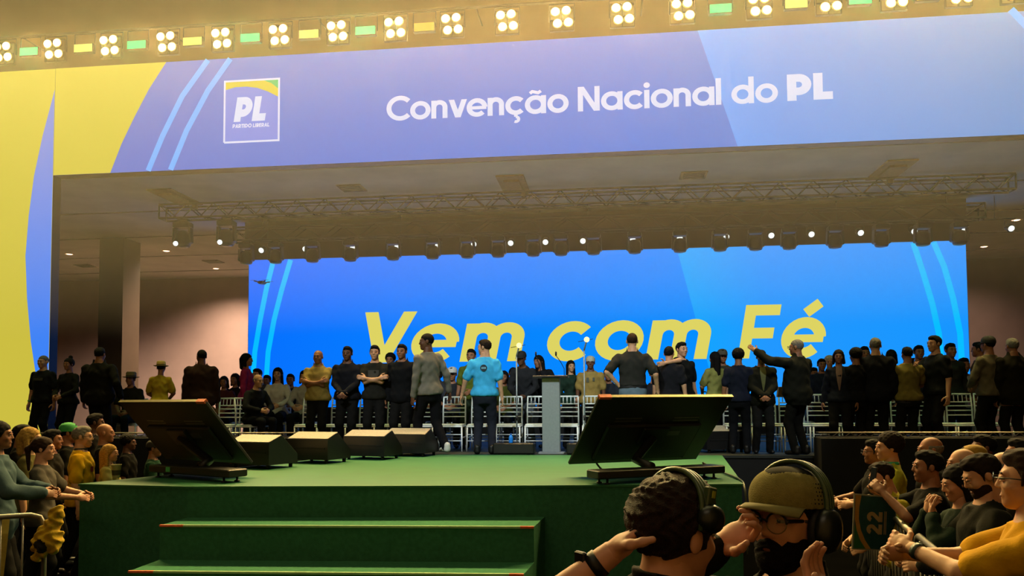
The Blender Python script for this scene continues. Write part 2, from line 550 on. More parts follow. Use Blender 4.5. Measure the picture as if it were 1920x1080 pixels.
# square emblem
l0, l1 = XZ(421, 268, YB), XZ(524, 148, YB)
lx0, lx1, lz0, lz1 = l0[0], l1[0], l0[1], l1[1]
em = onb(flat('emblem_field', [(lx0, lz0), (lx1, lz0), (lx1, lz1), (lx0, lz1)], yt + 0.004, emit('led_emblem_blue', (104, 128, 222)), banner))
W, H = lx1 - lx0, lz1 - lz0
top = [(lx0 + W*t, lz1 - H*v) for t, v in ((0, .14), (.2, .1), (.4, .1), (.6, .13), (.8, .2), (1, .3))]
flat('emblem_yellow', [(lx0, lz1)] + top + [(lx1, lz1)], yt + 0.002, E_yel, em)
gt = [(lx0 + W*t, lz1 - H*v) for t, v in ((.68, 0), (.85, .06), (1, .17))]
flat('emblem_green', gt + [(lx1, lz1)], yt, E_green, em)
band('emblem_frame', [(lx0, lz0), (lx1, lz0), (lx1, lz1), (lx0, lz1), (lx0, lz0)], 0.035, yt - 0.003, E_white, em)
lettering('emblem_letters', 'PL', E_white, lx0 + W*.17, lx0 + W*.76, lz0 + H*.33, yt - 0.002, 0.3, 0.16, em, capz=H*0.4)
lettering('emblem_caption', 'PARTIDO LIBERAL', E_white, lx0 + W*.15, lx0 + W*.83, lz0 + H*.23, yt - 0.002, 0.24, 0.1, em, capz=H*0.062)

col = thing('led_column', 'tall yellow LED column with blue curve at the left edge', 'screen', (-11.5, YB, 0))
def onc(o):
    o.matrix_parent_inverse = Matrix.Translation((11.5, -YB, 0)); return o
CXL = -13.6
onc(MB().box((CXL, YB + 0.004, 1.15), (BX0 - 0.004, YB + 0.22, BZ1)).build('cabinet', M_blackm, col))
onc(flat('display', [(CXL, 1.2), (BX0 - 0.004, 1.2), (BX0 - 0.004, BZ1 - 0.005), (CXL, BZ1 - 0.005)], YB, E_yel, col))
cu = [XZ(px, py, YB) for px, py in ((103.2, 168), (80, 255), (64, 330), (54, 405), (48, 480), (51, 560), (58, 640), (70, 720), (86, 800))]
cu = [(min(x, BX0 - 0.006), z) for x, z in cu]
onc(flat('blue_field', cu + [(BX0 - 0.006, cu[-1][1])], yb, emit_ramp('led_column_blue', [(0, (52, 130, 252)), (0.5, (80, 134, 236)), (1, (112, 134, 214))], 2, 2.0, 7.6), col))

# ------------------------------------------------------------------ back screen
YS = 19.0
SX0, SX1, SZ0, SZ1 = -8.92, 8.055, 1.75, 5.44
bs = thing('led_wall', 'wide bright blue LED wall with large yellow lettering behind the stage crowd', 'screen', (0, YS, STAGE_Z))
def ons(o):
    o.matrix_parent_inverse = Matrix.Translation((0, -YS, -STAGE_Z)); return o
ons(MB().box((SX0, YS + 0.004, SZ0 - 0.05), (SX1, YS + 0.25, SZ1 + 0.03)).build('cabinet', M_blackm, bs))
for x in (-8.2, -4.0, 0.0, 4.0, 7.4):
    ons(MB().box((x - 0.06, YS + 0.26, 0), (x + 0.06, YS + 0.38, SZ1 - 0.1)).build('support_post', M_blackm, bs))
ons(MB().box((SX0, YS + 0.02, 0.0), (SX1, YS + 0.2, SZ0 - 0.051)).build('base_skirt', M_black, bs))
E_blue = emit_ramp('led_blue', [(0, (6, 112, 255)), (0.5, (8, 130, 255)), (1, (4, 142, 255))], 0, SX0, 2.0)
ons(flat('display', [(SX0 + .01, SZ0), (SX1 - .01, SZ0), (SX1 - .01, SZ1), (SX0 + .01, SZ1)], YS, E_blue, bs))
k0, k1 = XZ(1268, 463, YS), XZ(1305, 600, YS)
slope = (k1[0]-k0[0])/(k1[1]-k0[1])
xt, xb = k0[0] + slope*(SZ1-k0[1]), k0[0] + slope*(SZ0-k0[1])
ons(flat('cyan_field', [(xb, SZ0), (SX1 - .01, SZ0), (SX1 - .01, SZ1), (xt, SZ1)], YS - 0.004,
         emit_ramp('led_cyan', [(0, (6, 170, 255)), (0.35, (34, 152, 255)), (1, (22, 150, 255))], 0, 1.4, 8.0), bs))
E_stripe2 = emit('led_cyan_stripe', (8, 190, 255))
for pts in (((513, 492), (500, 540), (488, 600), (478, 660), (471, 760)), ((545, 490), (528, 545), (514, 600), (503, 660), (496, 760)),
            ((1712, 452), (1730, 510), (1748, 570), (1760, 625), (1772, 760)), ((1750, 450), (1770, 500), (1787, 560), (1800, 625), (1808, 760))):
    c = [XZ(px, py, YS) for px, py in pts]
    c[0] = (c[0][0], SZ1 - .02)
    ons(band('cyan_stripe', c, 0.13, YS - 0.008, E_stripe2, bs))
E_yel2 = emit('led_letter_yellow', (222, 212, 98))
for txt, xa, xb2 in (('Vem', 685, 984), ('com', 1026, 1334), ('Fé', 1383, 1549)):
    base = XZ((xa+xb2)/2, 677, YS)
    z0 = 2.83
    a, b_ = XZ(xa, 675, YS)[0], XZ(xb2, 650, YS)[0]
    sh = 0.17
    q, W0 = text_quads(txt, 0.2, sh, 0.03)
    capz = 1.24
    mn = min(p[0] for qq in q for p in qq); mx = max(p[0] for qq in q for p in qq)
    s = (b_ - a)/(mx - mn)
    bb = MB()
    for i, quad in enumerate(q):
        bb.add([(a + (p[0]-mn)*s, YS - 0.012 - 0.0001*(i % 7), z0 + p[1]*capz) for p in quad], [(0, 1, 2, 3)])
    ons(bb.build('lettering', E_yel2, bs))
# black masking behind the lighting row above the LED wall
tag(MB().box((-8.55, 18.0, 5.27), (7.66, 18.05, CEIL_Z)).build('masking_drape', mat('brown_black_drape', '#3a2d26', 0.95, noise=0.2, scale=2)),
    'dark masking drape hung above the blue LED wall', 'drape')
# ------------------------------------------------------------------ trusses
def box_truss(name, label, xa, xb, y, z0, size, m, pitch):
    t = thing(name, label, 'truss', (xa, y, z0))
    L = xb - xa
    for yy in (-size/2, size/2):
        for zz in (0, size):
            MB().tube([(0, yy, zz), (L, yy, zz)], 0.022, 8).build('chord', m, t)
    n = int(L / pitch)
    p = L / n
    up = MB().tube([(0, -size/2, 0), (p, -size/2, size)], 0.012, 6).mesh('brace', m)
    dn = MB().tube([(0, -size/2, size), (p, -size/2, 0)], 0.012, 6).mesh('brace', m)
    bt = MB().tube([(0, -size/2, 0), (p, size/2, 0)], 0.012, 6).mesh('brace', m)
    for i in range(n):
        link('brace', up if i % 2 else dn, t, (i*p, 0, 0))
        link('brace', up if i % 2 else dn, t, (i*p, size, 0))
        if i % 2: link('brace', bt, t, (i*p, 0, 0))
    for x in (0, L):
        e = MB()
        for yy in (-size/2, size/2): e.tube([(x, yy, 0), (x, yy, size)], 0.018, 6)
        for zz in (0, size): e.tube([(x, -size/2, zz), (x, size/2, zz)], 0.018, 6)
        e.build('end_frame', m, t)
    return t
tl, tr = P(305, 412, Y=16), P(1898, 358, Y=16)
TZ = 5.81
box_truss('lighting_truss', 'long pale truss hung below the ceiling between the banner and LED wall', tl.x, tr.x, 16.0, TZ, 0.29, M_dalu, 0.30)
Z2 = 5.58
box_truss('lighting_truss', 'dark truss carrying the row of moving heads above LED wall', -8.6, 7.75, 17.5, Z2 + 0.02, 0.3, mat('dark_truss2', '#2f2821', 0.6, metal=0.3), 0.42)
# hangers for the second truss
for x, w in ((-7.8, 'left end of'), (-0.4, 'middle of'), (7.0, 'right end of')):
    tag(MB().tube([(x, 17.35, Z2 + 0.33), (x, 17.35, CEIL_Z)], 0.014, 6).build('hanging_rod', M_dalu),
        'thin rod holding the %s the dark moving-head truss' % w, 'rod')
# chain hoists on ceiling plates above the pale truss
for px, py, w in ((352, 346, 'left end of'), (968, 323, 'middle of'), (1655, 292, 'right half of')):
    p = P(px, py, Z=CEIL_Z)
    y = 16.0
    x = P(px + 14, 352, Y=y).x
    h = thing('chain_hoist', 'rust-brown ceiling plate and chain over the %s the pale truss' % w, 'hoist', (x, y, CEIL_Z))
    mr = mat('rust_plate', '#7b5a3c', 0.7, noise=0.2)
    MB().box((-0.42, -1.15, -0.03), (0.12, 0.12, -0.001), bev=0.008).build('ceiling_plate', mr, h)
    MB().box((-0.3, -0.9, -0.07), (0.0, -0.25, -0.031)).build('rib_plate', mr, h)
    MB().box((-0.05, -0.05, -0.14), (0.05, 0.05, -0.031), bev=0.01).build('hoist_body', M_dalu, h)
    MB().tube([(0, 0, -0.14), (0, 0, -(CEIL_Z - TZ - 0.315))], 0.013, 6).build('chain', M_dalu, h)

# ------------------------------------------------------------------ moving heads
M_lens = mat('dark_lens', '#20242a', 0.15, spec=0.8)
def moving_head(lensm):
    r = thing('moving_head', '', 'stage light')
    MB().box((-0.15, -0.12, -0.11), (0.15, 0.12, 0.0), bev=0.02).build('base', M_blackm, r)
    MB().tube([(-0.09, 0, 0), (-0.09, 0, 0.06), (0.09, 0, 0.06), (0.09, 0, 0)], 0.014, 6).build('clamp', M_blackm, r)
    for s in (-1, 1):
        MB().prism([(s*0.13, -0.11), (s*0.165, -0.11), (s*0.178, -0.38), (s*0.145, -0.40)], -0.06, 0.06).build('yoke_arm', M_blackm, r)
    hd = MB().lathe([(0.05, -0.16), (0.11, -0.18), (0.135, -0.25), (0.145, -0.36), (0.14, -0.42), (0.12, -0.455), (0.115, -0.45)], 18).build('head', M_blackp, r)
    MB().lathe([(0.114, -0.452), (0.085, -0.466), (0.04, -0.474), (0.002, -0.476)], 18).build('lens', lensm, hd)
    return r
mh = moving_head(M_lens)
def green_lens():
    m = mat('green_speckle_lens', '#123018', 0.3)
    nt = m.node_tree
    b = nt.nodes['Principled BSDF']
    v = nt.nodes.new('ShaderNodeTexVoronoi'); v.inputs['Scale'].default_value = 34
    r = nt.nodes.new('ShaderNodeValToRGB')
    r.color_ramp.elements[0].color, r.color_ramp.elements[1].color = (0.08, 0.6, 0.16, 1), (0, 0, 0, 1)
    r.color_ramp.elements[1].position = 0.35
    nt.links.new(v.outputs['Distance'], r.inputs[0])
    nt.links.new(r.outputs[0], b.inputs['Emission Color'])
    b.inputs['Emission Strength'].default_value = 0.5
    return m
mg = moving_head(green_lens())
mhx = [462, 517, 586, 657, 737, 811, 876, 934, 1000, 1052, 1113, 1190, 1275, 1350, 1417, 1480, 1566, 1653, 1731, 1800]
ordw = ['first', 'second', 'third', 'fourth', 'fifth', 'sixth', 'seventh', 'eighth', 'ninth', 'tenth', 'eleventh', 'twelfth',
        'thirteenth', 'fourteenth', 'fifteenth', 'sixteenth', 'seventeenth', 'eighteenth', 'nineteenth', 'twentieth', 'twenty-first', 'twenty-second',
        'twenty-third', 'twenty-fourth', 'twenty-fifth', 'twenty-sixth', 'twenty-seventh', 'twenty-eighth', 'twenty-ninth', 'thirtieth']
used = {}
for i, px in enumerate(mhx):
    g = i in (0, 1, 18, 19)
    src = mg if g else mh
    o = src if src.name not in used else copy_tree(src)
    used[src.name] = 1
    o.location = (P(px, 465, Y=17.35).x, 17.35, Z2 + 0.02 - 0.022 - 0.071)
    o.rotation_euler = (0.0, 0, random.uniform(-0.12, 0.12))
    o['label'] = ('green-glinting' if g else 'black') + ' moving head lamp, %s from the left in the row above LED wall' % ordw[i]
    o['group'] = 'moving heads above the LED wall'
for px, w in ((343, 'left-hand'), (425, 'right-hand')):
    o = copy_tree(mh)
    o.scale = (1.15,)*3
    o.location = (P(px, 430, Y=15.855).x, 15.855, TZ - 0.022 - 0.086)
    o['label'] = 'larger moving head, the %s of two hanging under the pale truss' % w
    o['group'] = 'moving heads under the pale truss'
    e = MB().sphere((-0.06, -0.145, -0.42), 0.045, 10, 7).build('lit_lens', emit('cold_lens', (225, 235, 235), 1.6), o)

# small cold-white spots along the dark truss
def spot_can():
    r = thing('spot_can', '', 'stage light')
    Mx = Matrix.Rotation(math.radians(-65), 4, 'X')
    MB().lathe([(0.05, 0.16), (0.075, 0.1), (0.08, -0.06), (0.07, -0.07)], 14, Mx).build('can', M_blackm, r)
    MB().lathe([(0.066, -0.066), (0.05, -0.085), (0.002, -0.092)], 14, Mx).build('lens', emit('cold_spot', (228, 236, 232), 1.5), r)
    MB().tube([(-0.085, 0.03, 0), (-0.085, 0.03, 0.17), (0.085, 0.03, 0.17), (0.085, 0.03, 0)], 0.008, 6).build('bracket', M_blackm, r)
    return r
sc_ = spot_can()
spx = [(492, 457), (574, 456), (663, 455), (746, 453), (822, 450), (889, 448), (958, 447), (1023, 445), (1093, 442), (1186, 440), (1274, 438),
       (1361, 433), (1445, 430), (1520, 428), (1612, 424), (1712, 420), (1806, 417), (1893, 414)]
for i, (px, py) in enumerate(spx):
    o = sc_ if i == 0 else copy_tree(sc_)
    p = P(px, py, Y=17.78)
    o.location = (p.x, 17.78, 5.455)
    o['label'] = 'small lit white spot lamp, %s from the left above the moving heads' % ordw[i]
    o['group'] = 'white spots behind the moving heads'
# carrier pipe for them
a, b_ = P(470, 455, Y=17.78), P(1905, 412, Y=17.78)
pipe = thing('lighting_pipe', 'thin black pipe carrying the small white spots', 'pipe', (0, 17.81, 5.653))
MB().tube([(a.x, 0, 0), (b_.x, 0, 0)], 0.02, 8).build('tube', M_blackm, pipe)
for k in range(6):
    x = a.x + 0.4 + (b_.x - a.x - 0.8)*k/5
    MB().tube([(x, 0, 0.02), (x, 0, CEIL_Z - 5.653)], 0.008, 6).build('hanger', M_blackm, pipe)

# ------------------------------------------------------------------ recessed downlights
def downlight():
    r = thing('downlight', '', 'ceiling light')
    MB().lathe([(0.13, 0), (0.135, -0.012), (0.1, -0.014), (0.095, -0.004)], 18, cap=False).build('trim_ring', mat('white_ring', '#cfc4b4', 0.5), r)
    MB().lathe([(0.095, -0.004), (0.06, -0.02), (0.002, -0.026)], 18).build('bulb', emit('warm_downlight', (255, 196, 150), 5.0), r)
    return r
dl = downlight()
DL = []
for i, (px, py) in enumerate([(130, 476), (312, 470), (405, 503), (455, 466), (645, 462), (840, 456), (1078, 449), (1288, 440), (1456, 435), (1845, 462), (1905, 412)]):
    p = P(px, py, Z=CEIL_Z)
    o = dl if i == 0 else copy_tree(dl)
    o.location = (p.x, p.y, CEIL_Z)
    o['label'] = 'small warm recessed ceiling light, %s from the left under the low ceiling' % ordw[i]
    o['group'] = 'recessed lights in the low ceiling'
    DL.append(o)
for i, o in enumerate(DL):
    l = bpy.data.lights.new('downlight_glow', 'SPOT')
    l.energy, l.color, l.spot_size, l.spot_blend, l.shadow_soft_size = (1050 if i < 6 else 560 if i < 9 else 180), (1.0, 0.70, 0.54), 2.6, 0.8, 0.1
    lo = bpy.data.objects.new('downlight_glow', l)
    C.objects.link(lo); lo.parent = o; lo.location = (0, 0, -0.06)
# ceiling vents
for px, py, w in ((400, 490, 'beside the blue LED wall'), (160, 498, 'left of the brown pillar'), (660, 352, 'above the pale truss, left'), (1300, 328, 'above the pale truss, right')):
    p = P(px, py, Z=CEIL_Z)
    v = thing('ceiling_vent', 'small dark square ceiling vent %s' % w, 'vent', (p.x, p.y, CEIL_Z))
    MB().box((-0.25, -0.25, -0.02), (0.25, 0.25, -0.001), bev=0.006).build('frame', mat('vent_grey', '#6a6052', 0.7), v)
    for k in range(4):
        MB().box((-0.2, -0.19 + k*0.1, -0.032), (0.2, -0.13 + k*0.1, -0.02)).build('slat', M_dalu, v)

# ------------------------------------------------------------------ blinders and colour strobes over the banner
YL = 13.25
zp = P(960, 39, Y=YL).z + 0.307
E_bulb = emit('blinder_bulb', (255, 226, 170), 9.0)
E_halo = emit('blinder_reflector', (255, 205, 120), 1.2)
def blinder():
    r = thing('blinder', '', 'stage light')
    fr = MB()
    for s in (-1, 1):
        fr.box((s*0.2-0.006, 0.04, -0.2), (s*0.2+0.006, 0.1, 0.2)); fr.box((-0.2, 0.04, s*0.2-0.006), (0.2, 0.1, s*0.2+0.006))
    fr.box((-0.005, 0.05, -0.2), (0.005, 0.09, 0.2)); fr.box((-0.2, 0.05, -0.005), (0.2, 0.09, 0.005))
    fr.build('frame', mat('glow_brown_frame', '#5a4424', 0.5, metal=0.4), r)  # brown puts the bulbs' glow into the frame colour
    MB().tube([(-0.215, 0.07, -0.03), (-0.215, 0.07, 0.272), (0.215, 0.07, 0.272), (0.215, 0.07, -0.03)], 0.01, 6).build('yoke', M_blackm, r)
    Mx = Matrix.Rotation(math.radians(90), 4, 'X')
    lamp = MB().lathe([(0.03, -0.09), (0.055, -0.06), (0.082, 0.0), (0.085, 0.012), (0.078, 0.012), (0.05, -0.05)], 16, Mx, cap=False).mesh('lamp_can', [mat('chrome_can', '#caa66a', 0.25, metal=0.9)])
    bulb = MB().sphere((0, -0.02, 0), (0.067, 0.04, 0.067), 14, 8).mesh('bulb', [E_bulb])
    for dx, dz in ((-0.105, 0.105), (0.08, 0.115), (-0.07, -0.1), (0.115, -0.09)):
        c = link('lamp', lamp, r, (dx, 0.0, dz))
        link('bulb', bulb, c, (0, 0, 0))
    return r
bl = blinder()
BL = []
blx = [(5, 97), (100, 90), (205, 84), (312, 77), (415, 72), (523, 63), (632, 59), (740, 51), (847, 44), (950, 42), (1053, 36), (1167, 28), (1280, 19), (1424, 10), (1555, 3), (1678, -5), (1800, -14), (1905, -20)]
for i, (px, py) in enumerate(blx):
    o = bl if i == 0 else copy_tree(bl)
    p = P(px, py, Y=YL)
    o.location = (p.x, YL, zp - 0.308)
    o['label'] = 'four-bulb glowing blinder, %s from the left in the row over the banner' % ordw[i]
    o['group'] = 'four-bulb blinders over the banner'
    BL.append(o)
for o in BL:
    l = bpy.data.lights.new('blinder_beam', 'SPOT')
    l.energy, l.color, l.spot_size, l.spot_blend, l.shadow_soft_size = BLINDER_W, (1.0, 0.64, 0.22), math.radians(100), 0.6, 0.15
    lo = bpy.data.objects.new('blinder_beam', l)
    C.objects.link(lo); lo.parent = o; lo.location = (0, -0.08, 0)
    lo.rotation_euler = Vector((0, -6.5, -6.0)).to_track_quat('-Z', 'Y').to_euler()
def led_grid(key, c0, c1, s):
    m = emit(key, c1, s)
    nt = m.node_tree
    e = [n for n in nt.nodes if n.type == 'EMISSION'][0]
    tc = nt.nodes.new('ShaderNodeTexCoord')
    br = nt.nodes.new('ShaderNodeTexBrick')
    br.inputs['Scale'].default_value = 26
    br.inputs['Mortar Size'].default_value = 0.018
    br.inputs['Color1'].default_value = br.inputs['Color2'].default_value = lin(c1)
    br.inputs['Mortar'].default_value = lin(c0)
    mp = nt.nodes.new('ShaderNodeMapping'); mp.inputs['Rotation'].default_value = (math.radians(90), 0, 0)
    nt.links.new(tc.outputs['Object'], mp.inputs['Vector']); nt.links.new(mp.outputs[0], br.inputs['Vector'])
    nt.links.new(br.outputs['Color'], e.inputs[0])
    return m
strobe_m = {'green': (led_grid('strobe_green', (10, 150, 70), (40, 255, 130), 1.3), (0.1, 1.0, 0.35)),
            'yellow': (led_grid('strobe_yellow', (170, 130, 20), (255, 240, 110), 1.2), (1.0, 0.85, 0.3)),
            'orange': (led_grid('strobe_orange', (120, 70, 10), (255, 190, 70), 1.0), (1.0, 0.6, 0.15))}
cnt = {}
STR = [(54, 94, 'green'), (156, 86, 'yellow'), (256, 82, 'green'), (361, 75, 'yellow'), (469, 69, 'green'), (579, 63, 'yellow'), (685, 58, 'green'),
       (795, 46, 'orange'), (1351, 13, 'green'), (1493, 4, 'yellow'), (1613, -2, 'green'), (1740, -12, 'yellow'), (1855, -18, 'green')]
for px, py, c in STR:
    cnt[c] = cnt.get(c, 0) + 1
    p = P(px, py, Y=YL); p.z = zp - 0.316
    lab = 'only orange-lit strobe panel in the row over the banner' if c == 'orange' else '%s-lit strobe panel, %s %s one from the left over the banner' % (c, ordw[cnt[c]-1], c)
    s = thing('strobe_panel', lab, 'stage light', p, 0, 'colour strobe panels over the banner')
    MB().box((-0.19, 0.0, -0.085), (0.19, 0.09, 0.085), bev=0.008).build('housing', M_blackm, s)
    MB().box((-0.175, -0.008, -0.07), (0.175, -0.0005, 0.07)).build('led_face', strobe_m[c][0], s)
    MB().tube([(-0.2, 0.05, 0), (-0.2, 0.05, 0.28), (0.2, 0.05, 0.28), (0.2, 0.05, 0)], 0.01, 6).build('yoke', M_blackm, s)
    if c == 'green':
        l = bpy.data.lights.new('strobe_beam', 'SPOT')
        l.energy, l.color, l.spot_size, l.spot_blend, l.shadow_soft_size = 200, strobe_m[c][1], math.radians(110), 0.6, 0.12
        lo = bpy.data.objects.new('strobe_beam', l)
        C.objects.link(lo); lo.parent = s; lo.location = (0, -0.06, 0)
        lo.rotation_euler = Vector((0, -5.5, -6.0)).to_track_quat('-Z', 'Y').to_euler()
# the pipe that carries them
a, b_ = P(-20, 60, Y=YL), P(1960, -40, Y=YL)
pipe = thing('lighting_pipe', 'pipe over the banner carrying blinders and strobes', 'pipe', (0, YL + 0.06, zp))
MB().tube([(a.x, 0, 0), (b_.x, 0, 0)], 0.024, 8).build('tube', M_dalu, pipe)
for k in range(7):
    x = a.x + 0.6 + (b_.x - a.x - 1.2)*k/6
    MB().tube([(x, 0.02, 0), (x, 13.99 - YL - 0.06, 0)], 0.015, 6).build('wall_bracket', M_dalu, pipe)

# ------------------------------------------------------------------ confidence monitors on tilting stands
M_tvback = mat('tv_back', '#1e1d1b', 0.6, noise=0.1, scale=8)
M_tvrimlight = mat('tv_rim_light', '#7d7350', 0.35, metal=0.6)
def tv(name, label, x, y, z, W, H, yaw, tilt, base_c, base_w, cornerside):
    t = thing(name, label, 'monitor', (base_c.x, base_c.y, STAGE_Z), yaw)
    # local frame of the empty: x along the width, y away from the camera
    w = Vector((math.cos(yaw), math.sin(yaw), 0)); nh = Vector((-math.sin(yaw), math.cos(yaw), 0))
    d = Vector((x, y, z)) - Vector((base_c.x, base_c.y, STAGE_Z))
    loc = Vector((d.dot(w), d.dot(nh), d.z))
    R = Matrix.Translation(loc) @ Matrix.Rotation(tilt, 4, 'X')
    pan = MB().box((-W/2, 0.0, -H/2), (W/2, 0.035, H/2), bev=0.006, M=R).build('panel', M_tvback, t)
    MB().box((-W/2+0.02, 0.036, -H/2+0.02), (W/2-0.02, 0.038, H/2-0.02), M=R).build('screen', mat('screen_glass', '#0a0b0d', 0.1), pan)
    MB().box((-W*0.36, -0.035, -H*0.42), (W*0.36, -0.001, H*0.12), bev=0.02, M=R).build('rear_housing', M_tvback, pan)
    for s in (-1, 1):
        for k, zz in enumerate((0.19, 0.15)):
            MB().box((s*W*0.22 - 0.16, -0.006, zz*H), (s*W*0.22 + 0.16, -0.001, (zz + 0.018)*H), M=R).build('vent_slot', mat('vent_edge', '#4a4842', 0.5), pan)
    MB().box((0.16, -0.038, -0.04), (0.34, -0.0355, 0.03), M=R).build('rating_label', mat('grey_label', '#3a3a38', 0.5), pan)
    MB().box((-W/2, 0.0, H/2 + 0.0005), (W/2, 0.035, H/2 + 0.008), M=R).build('rim_light_strip', M_tvrimlight, pan)  # thin yellowish strip paints the rim light along the top
    s = cornerside
    MB().box((s*W/2 - (0.14 if s > 0 else 0), -0.004, H/2 - 0.02), (s*W/2 + (0.14 if s < 0 else 0), 0.04, H/2 + 0.011), M=R).build('orange_corner', M_orange, pan)  # small orange piece on one top corner
    # mount and stand
    MB().box((-0.16, -0.075, -0.13), (0.16, -0.0355, 0.1), bev=0.008, M=R).build('mount_plate', M_blackm, t)
    top = R @ Vector((0, -0.07, -0.02))
    MB().tube([top, (0, loc.y, loc.z - 0.3), (0, loc.y*0.3, 0.13)], 0.05, 10).build('post', M_blackm, t)
    bd = MB().box((-base_w/2, -0.1, 0.055), (base_w/2, 0.14, 0.135), bev=0.01)
    bd.build('base_box', M_blackm, t)
    for sx in (-1, 1):
        for sy in (-0.06, 0.1):
            MB().lathe([(0.03, 0.0), (0.03, 0.012), (0.012, 0.016), (0.012, 0.055)], 10, Matrix.Translation((sx*(base_w/2 - 0.12), sy, 0))).build('foot', M_blackm, t)
    return t
br_ = P(1238, 906, Z=STAGE_Z); bl_ = P(345, 903, Z=STAGE_Z)
tv('tilted_monitor', 'large black monitor seen from behind, right of the steps by the headset men', 0.453, 8.675, 1.564, 1.64, 0.976, 0.53, 0.761, br_ + Vector((0.0, 0.22, 0)), 1.5, -1)
tvl = tv('tilted_monitor', 'large black monitor seen from behind, left of the steps near the cup', -4.682, 8.405, 1.558, 1.547, 0.904, -0.457, 0.726, bl_ + Vector((0, 0.22, 0)), 1.35, 1)
MB().box((-0.36, -0.1035, 0.075), (-0.29, -0.1005, 0.125)).build('green_sticker', mat('green_sticker', '#3fae6a', 0.5), tvl)

# ------------------------------------------------------------------ stage monitor wedges
M_grille = mat('speaker_grille', '#8c8580', 0.5, metal=0.3, noise=0.2, scale=60)
def wedge():
    r = thing('floor_monitor', '', 'speaker')
    prof = [(-0.24, 0.05), (0.26, 0.05), (0.26, 0.16), (-0.02, 0.40), (-0.24, 0.32)]   # y, z
    MB().prism(prof, -0.33, 0.33, axis=0).build('cabinet', M_blackp, r)
    # grille on the sloping face (towards the performers)
    a, b = Vector((0, 0.262, 0.165)), Vector((0, -0.018, 0.405))
    g = MB(); n = Vector((0, 0.24, 0.28)).normalized()*0.006
    vs = [(-0.315, a.y+n.y, a.z+n.z), (0.315, a.y+n.y, a.z+n.z), (0.315, b.y+n.y, b.z+n.z), (-0.315, b.y+n.y, b.z+n.z)]
    vs += [(v[0], v[1]-n.y*1.1, v[2]-n.z*1.1) for v in vs]
    g.add(vs, [(0,1,2,3),(7,6,5,4),(0,4,5,1),(1,5,6,2),(2,6,7,3),(3,7,4,0)])
    g.build('grille', M_grille, r)
    # pale sheet on the flat rear top, its lit tone put into the colour
    MB().add([(-0.325, -0.235, 0.329), (0.325, -0.235, 0.329), (0.325, -0.022, 0.407), (-0.325, -0.022, 0.407)], [(0,1,2,3)]).build('lit_top_panel', M_grille, r)
    MB().box((-0.28, -0.248, 0.19), (0.28, -0.2405, 0.205)).build('seam', mat('seam_dark', '#050505', 0.6), r)
    for sx in (-1, 1):
        for sy in (-0.19, 0.2):
            MB().lathe([(0.022, 0), (0.026, 0.05)], 8, Matrix.Translation((sx*0.27, sy, 0))).build('foot', M_blackp, r)
    return r
wd = wedge()
WED = [(478, 879, -0.35, 'nearest of four beside the left monitor'), (586, 869, -0.3, 'second of four left of the stage centre'),
       (690, 862, -0.25, 'third of four left of the stage centre'), (765, 856, -0.2, 'farthest of four, by the grey-shirted man'),
       (1372, 858, 0.35, 'right of the large right-hand monitor')]
for i, (px, py, rz, w) in enumerate(WED):
    o = wd if i == 0 else copy_tree(wd)
    p = P(px, py, Z=STAGE_Z)
    o.location = (p.x, p.y + 0.22 if i < 4 else 12.75, STAGE_Z)
    if i == 3: o.location.y = 11.75
    o.rotation_euler = (0, 0, rz)
    o['label'] = 'black wedge floor speaker, ' + w
    o['group'] = 'wedge speakers on the stage'

# ------------------------------------------------------------------ lectern, microphones, boxes
M_steel = mat('brushed_steel', '#8f979b', 0.4, metal=0.35, noise=0.06, scale=30)
pp = P(1035, 851, Z=STAGE_Z); PY = 12.3
lx = P(1034, 800, Y=PY).x
lec = thing('lectern', 'slim grey metal lectern with dark top and two gooseneck microphones', 'lectern', (lx, PY, STAGE_Z))
MB().box((-0.135, -0.1, 0.02), (0.135, 0.1, 1.155), bev=0.006).build('column', M_steel, lec)
MB().box((-0.2, -0.16, 0.0), (0.2, 0.16, 0.02), bev=0.004).build('base', M_steel, lec)
MB().box((-0.27, -0.2, 1.156), (0.27, 0.2, 1.19), bev=0.006).build('top', mat('dark_top', '#2b2c2d', 0.35), lec)
for x, k in ((-0.17, -0.05), (0.2, -0.1)):
    g = MB().tube([(x, 0.08, 1.19), (x, 0.06, 1.3), (x + k*0.5, 0.02, 1.4), (x + k*1.2, -0.03, 1.5)], 0.006, 6).build('gooseneck', M_blackm, lec)
    MB().lathe([(0.008, 0), (0.014, 0.02), (0.014, 0.06), (0.004, 0.075)], 8, Matrix.Translation((x + k*1.2, -0.03, 1.49))).build('microphone', M_blackm, g)
for px0, px1, w in ((930, 1005, 'left'), (1064, 1098, 'right')):
    a, b = P(px0, 852, Y=12.28).x, P(px1, 852, Y=12.28).x
    fb = thing('stage_box', 'low black box on the stage floor, just %s of the lectern' % w, 'box', ((a+b)/2, 12.12, STAGE_Z))
    MB().box((-(b-a)/2, -0.16, 0.01), ((b-a)/2, 0.13, 0.17), bev=0.012).build('body', M_blackp, fb)
    MB().box((-(b-a)/2+0.03, -0.165, 0.03), ((b-a)/2-0.03, -0.1605, 0.15)).build('front_grille', M_blackm, fb)
    for s in (-1, 1):
        MB().box((s*(b-a)*0.35-0.03, -0.13, 0.0), (s*(b-a)*0.35+0.03, 0.13, 0.01)).build('foot', M_blackp, fb)
